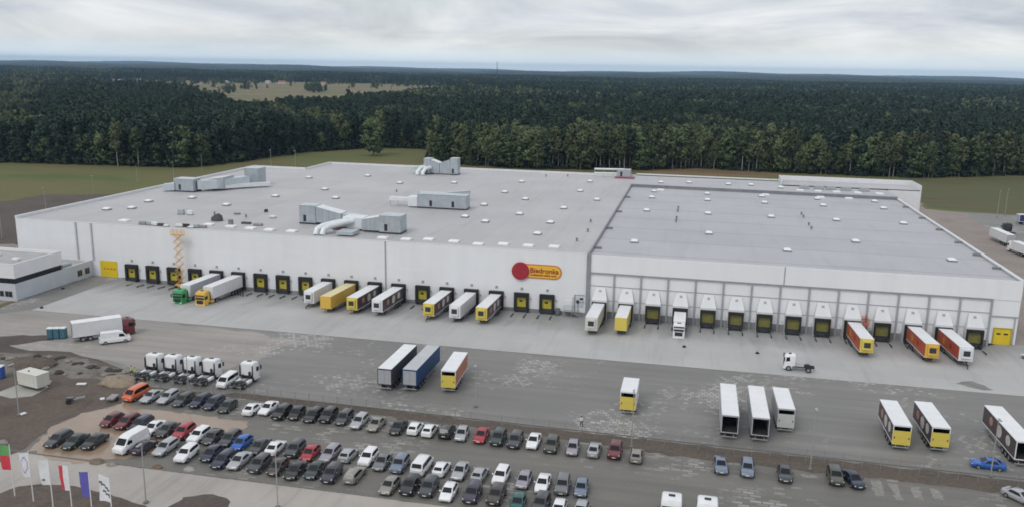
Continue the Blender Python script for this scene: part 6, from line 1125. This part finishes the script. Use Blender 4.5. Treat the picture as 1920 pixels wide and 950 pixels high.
# lone trees and houses in the clearing
for i, (a, b, k, s) in enumerate([(460, 168, 'pine', .7), (582, 173, 'leaf', .8), (590, 174, 'leaf', .9), (598, 173, 'leaf', .85), (575, 170, 'leaf', .7), (610, 172, 'leaf', .6), (660, 163, 'spruce', .6), (484, 160, 'pine', .6), (545, 162, 'leaf', .5), (720, 164, 'pine', .6), (400, 165, 'leaf', .8), (372, 160, 'leaf', .8), (520, 159, 'pine', .6)]):
    X, Y = gp(a, b); tree(k, X, Y, s * 1.15, 'lone tree standing in the far stubble field, %s' % ['beside the left wood', 'left of the green thicket', 'in the green thicket, left', 'in the green thicket, right', 'at the thicket foot', 'right of the thicket', 'right of the long barn', 'in the middle of the field', 'just left of the thicket', 'near the right field end', 'by the pale farm', 'at the left field end', 'behind the middle of the field'][i], 'lone trees in the far field', r)
g = np.random.default_rng(23); hx, hy = [], []
for a, b, n, ra, rb in ((300, 154, 120, 70, 2.5), (385, 157, 70, 40, 2.0), (440, 155.5, 60, 50, 1.2), (470, 167, 20, 22, 2.5), (590, 170, 60, 16, 4.0), (500, 156, 60, 55, 1.0), (630, 158, 60, 60, 1.0), (780, 161.5, 70, 60, 1.5), (430, 172, 26, 14, 4), (690, 166, 12, 50, 2)):
    for k in range(n):
        q = gp(a + g.normal(0, ra * .5), b + g.normal(0, rb * .5)); hx.append(q[0]); hy.append(q[1])
wood('field_thicket', 'thickets and hedges between the far fields', np.array(hx), np.array(hy), np.full(len(hx), -1.0), g.uniform(.4, .8, len(hx)), cB, 9)
M_HW = P('house render', (.55, .52, .47), .8, var=.15, vs_=.4); M_HR = P('red roof tiles', (.24, .10, .07), .8, var=.2, vs_=.8); M_HG = P('grey roof sheet', (.30, .30, .31), .7, var=.15, vs_=.8)
for i, (a, b, w_, m, s) in enumerate([(198, 155, 14, M_HR, 'leftmost of the far hamlet'), (212, 154, 18, M_HR, 'second from the left in the far hamlet'), (226, 155, 14, M_HG, 'third from the left in the far hamlet'), (258, 153, 16, M_HG, 'fourth from the left in the far hamlet'), (337, 150, 18, M_HG, 'alone in mid far hamlet'), (375, 158, 12, M_HR, 'beside the bare field left of centre'), (394, 158, 12, M_HR, 'by the first group of field trees'), (425, 157, 11, M_HG, 'left of the pale farm barn'), (470, 156, 15, M_HR, 'right of the pale farm barn'), (503, 157, 16, M_HG, 'left of the long barn at the field end'), (527, 157, 26, M_HR, 'with the longest roof at the field end'), (607, 159, 18, M_HR, 'rightmost of the far hamlet')]):
    X, Y = gp(a, b); t = thing('far_house', 'small pale far-off house, ' + s, 'house', (X, Y, 0), r.uniform(-.4, .4), 'houses of the far hamlet'); d = 8.5; hw = w_ / 2
    obj('wall', MB().box(-hw, hw, -d / 2, d / 2, 0, 4.6).mesh('wall', M_HW), t); rf = obj('roof', MB().loft([[(xx, -d / 2 - .5, 4.5), (xx, d / 2 + .5, 4.5), (xx, 0, 8.2)] for xx in (-hw - .4, hw + .4)]).mesh('roof', m), t); obj('chimney', MB().box(hw * .3, hw * .3 + .8, .3, 1.1, 6.5, 9).mesh('chimney', M_HR), rf)
    for k in range(3): obj('window', MB().box(-hw * .6 + k * hw * .5, -hw * .6 + k * hw * .5 + 1.2, -d / 2 - .06, -d / 2 - .003, 1.4, 2.9).mesh('window', M_DWIN), t)
# lattice mast on the horizon
X, Y = gp(932, 128.2, 20); q = 4700 / math.hypot(X, Y); T = thing('lattice_mast', 'thin dark lattice mast on the horizon', 'mast', (X * q, Y * q, 0))
m = MB()
for sx, sy in ((1, 0), (-.5, .87), (-.5, -.87)): m.tube([(sx * 4, sy * 4, 0), (sx * .8, sy * .8, 86)], [.6, .35], 5)
for k in range(14):
    z = 4 + k * 5.6; q0 = 4 - 3.2 * z / 86; z2 = z + 5.6; q1 = 4 - 3.2 * z2 / 86; c3 = ((1, 0), (-.5, .87), (-.5, -.87))
    for j in range(3): m.tube([(c3[j][0] * q0, c3[j][1] * q0, z), (c3[(j + 1) % 3][0] * q1, c3[(j + 1) % 3][1] * q1, z2)], .22, 4)
obj('lattice', m.mesh('lattice', CHASSIS), T)
for z, s in ((70, 2.2), (80, 1.8)): obj('antenna', MB().cyl((0, 0, z), (0, 0, 1), s, 3, 8).mesh('antenna', M_FLASH), T)
# ------------------------------------------------------------------ haze
mb = MB().box(-18000, 13000, -400, 16500, -3.0, 118.0); hm = bpy.data.materials.new('haze'); hm.use_nodes = True; t = hm.node_tree; t.nodes.clear()
o_ = N(t, 'ShaderNodeOutputMaterial'); pv = N(t, 'ShaderNodeVolumePrincipled', i={'Density': 5.6e-5, 'Color': (.45, .70, 1.0, 1), 'Anisotropy': .0}); L(t, pv.outputs[0], o_.inputs['Volume'])
hz_ = obj('haze', mb.mesh('haze', hm)); tag(hz_, 'pale blue haze in the air', None, None, 'stuff')
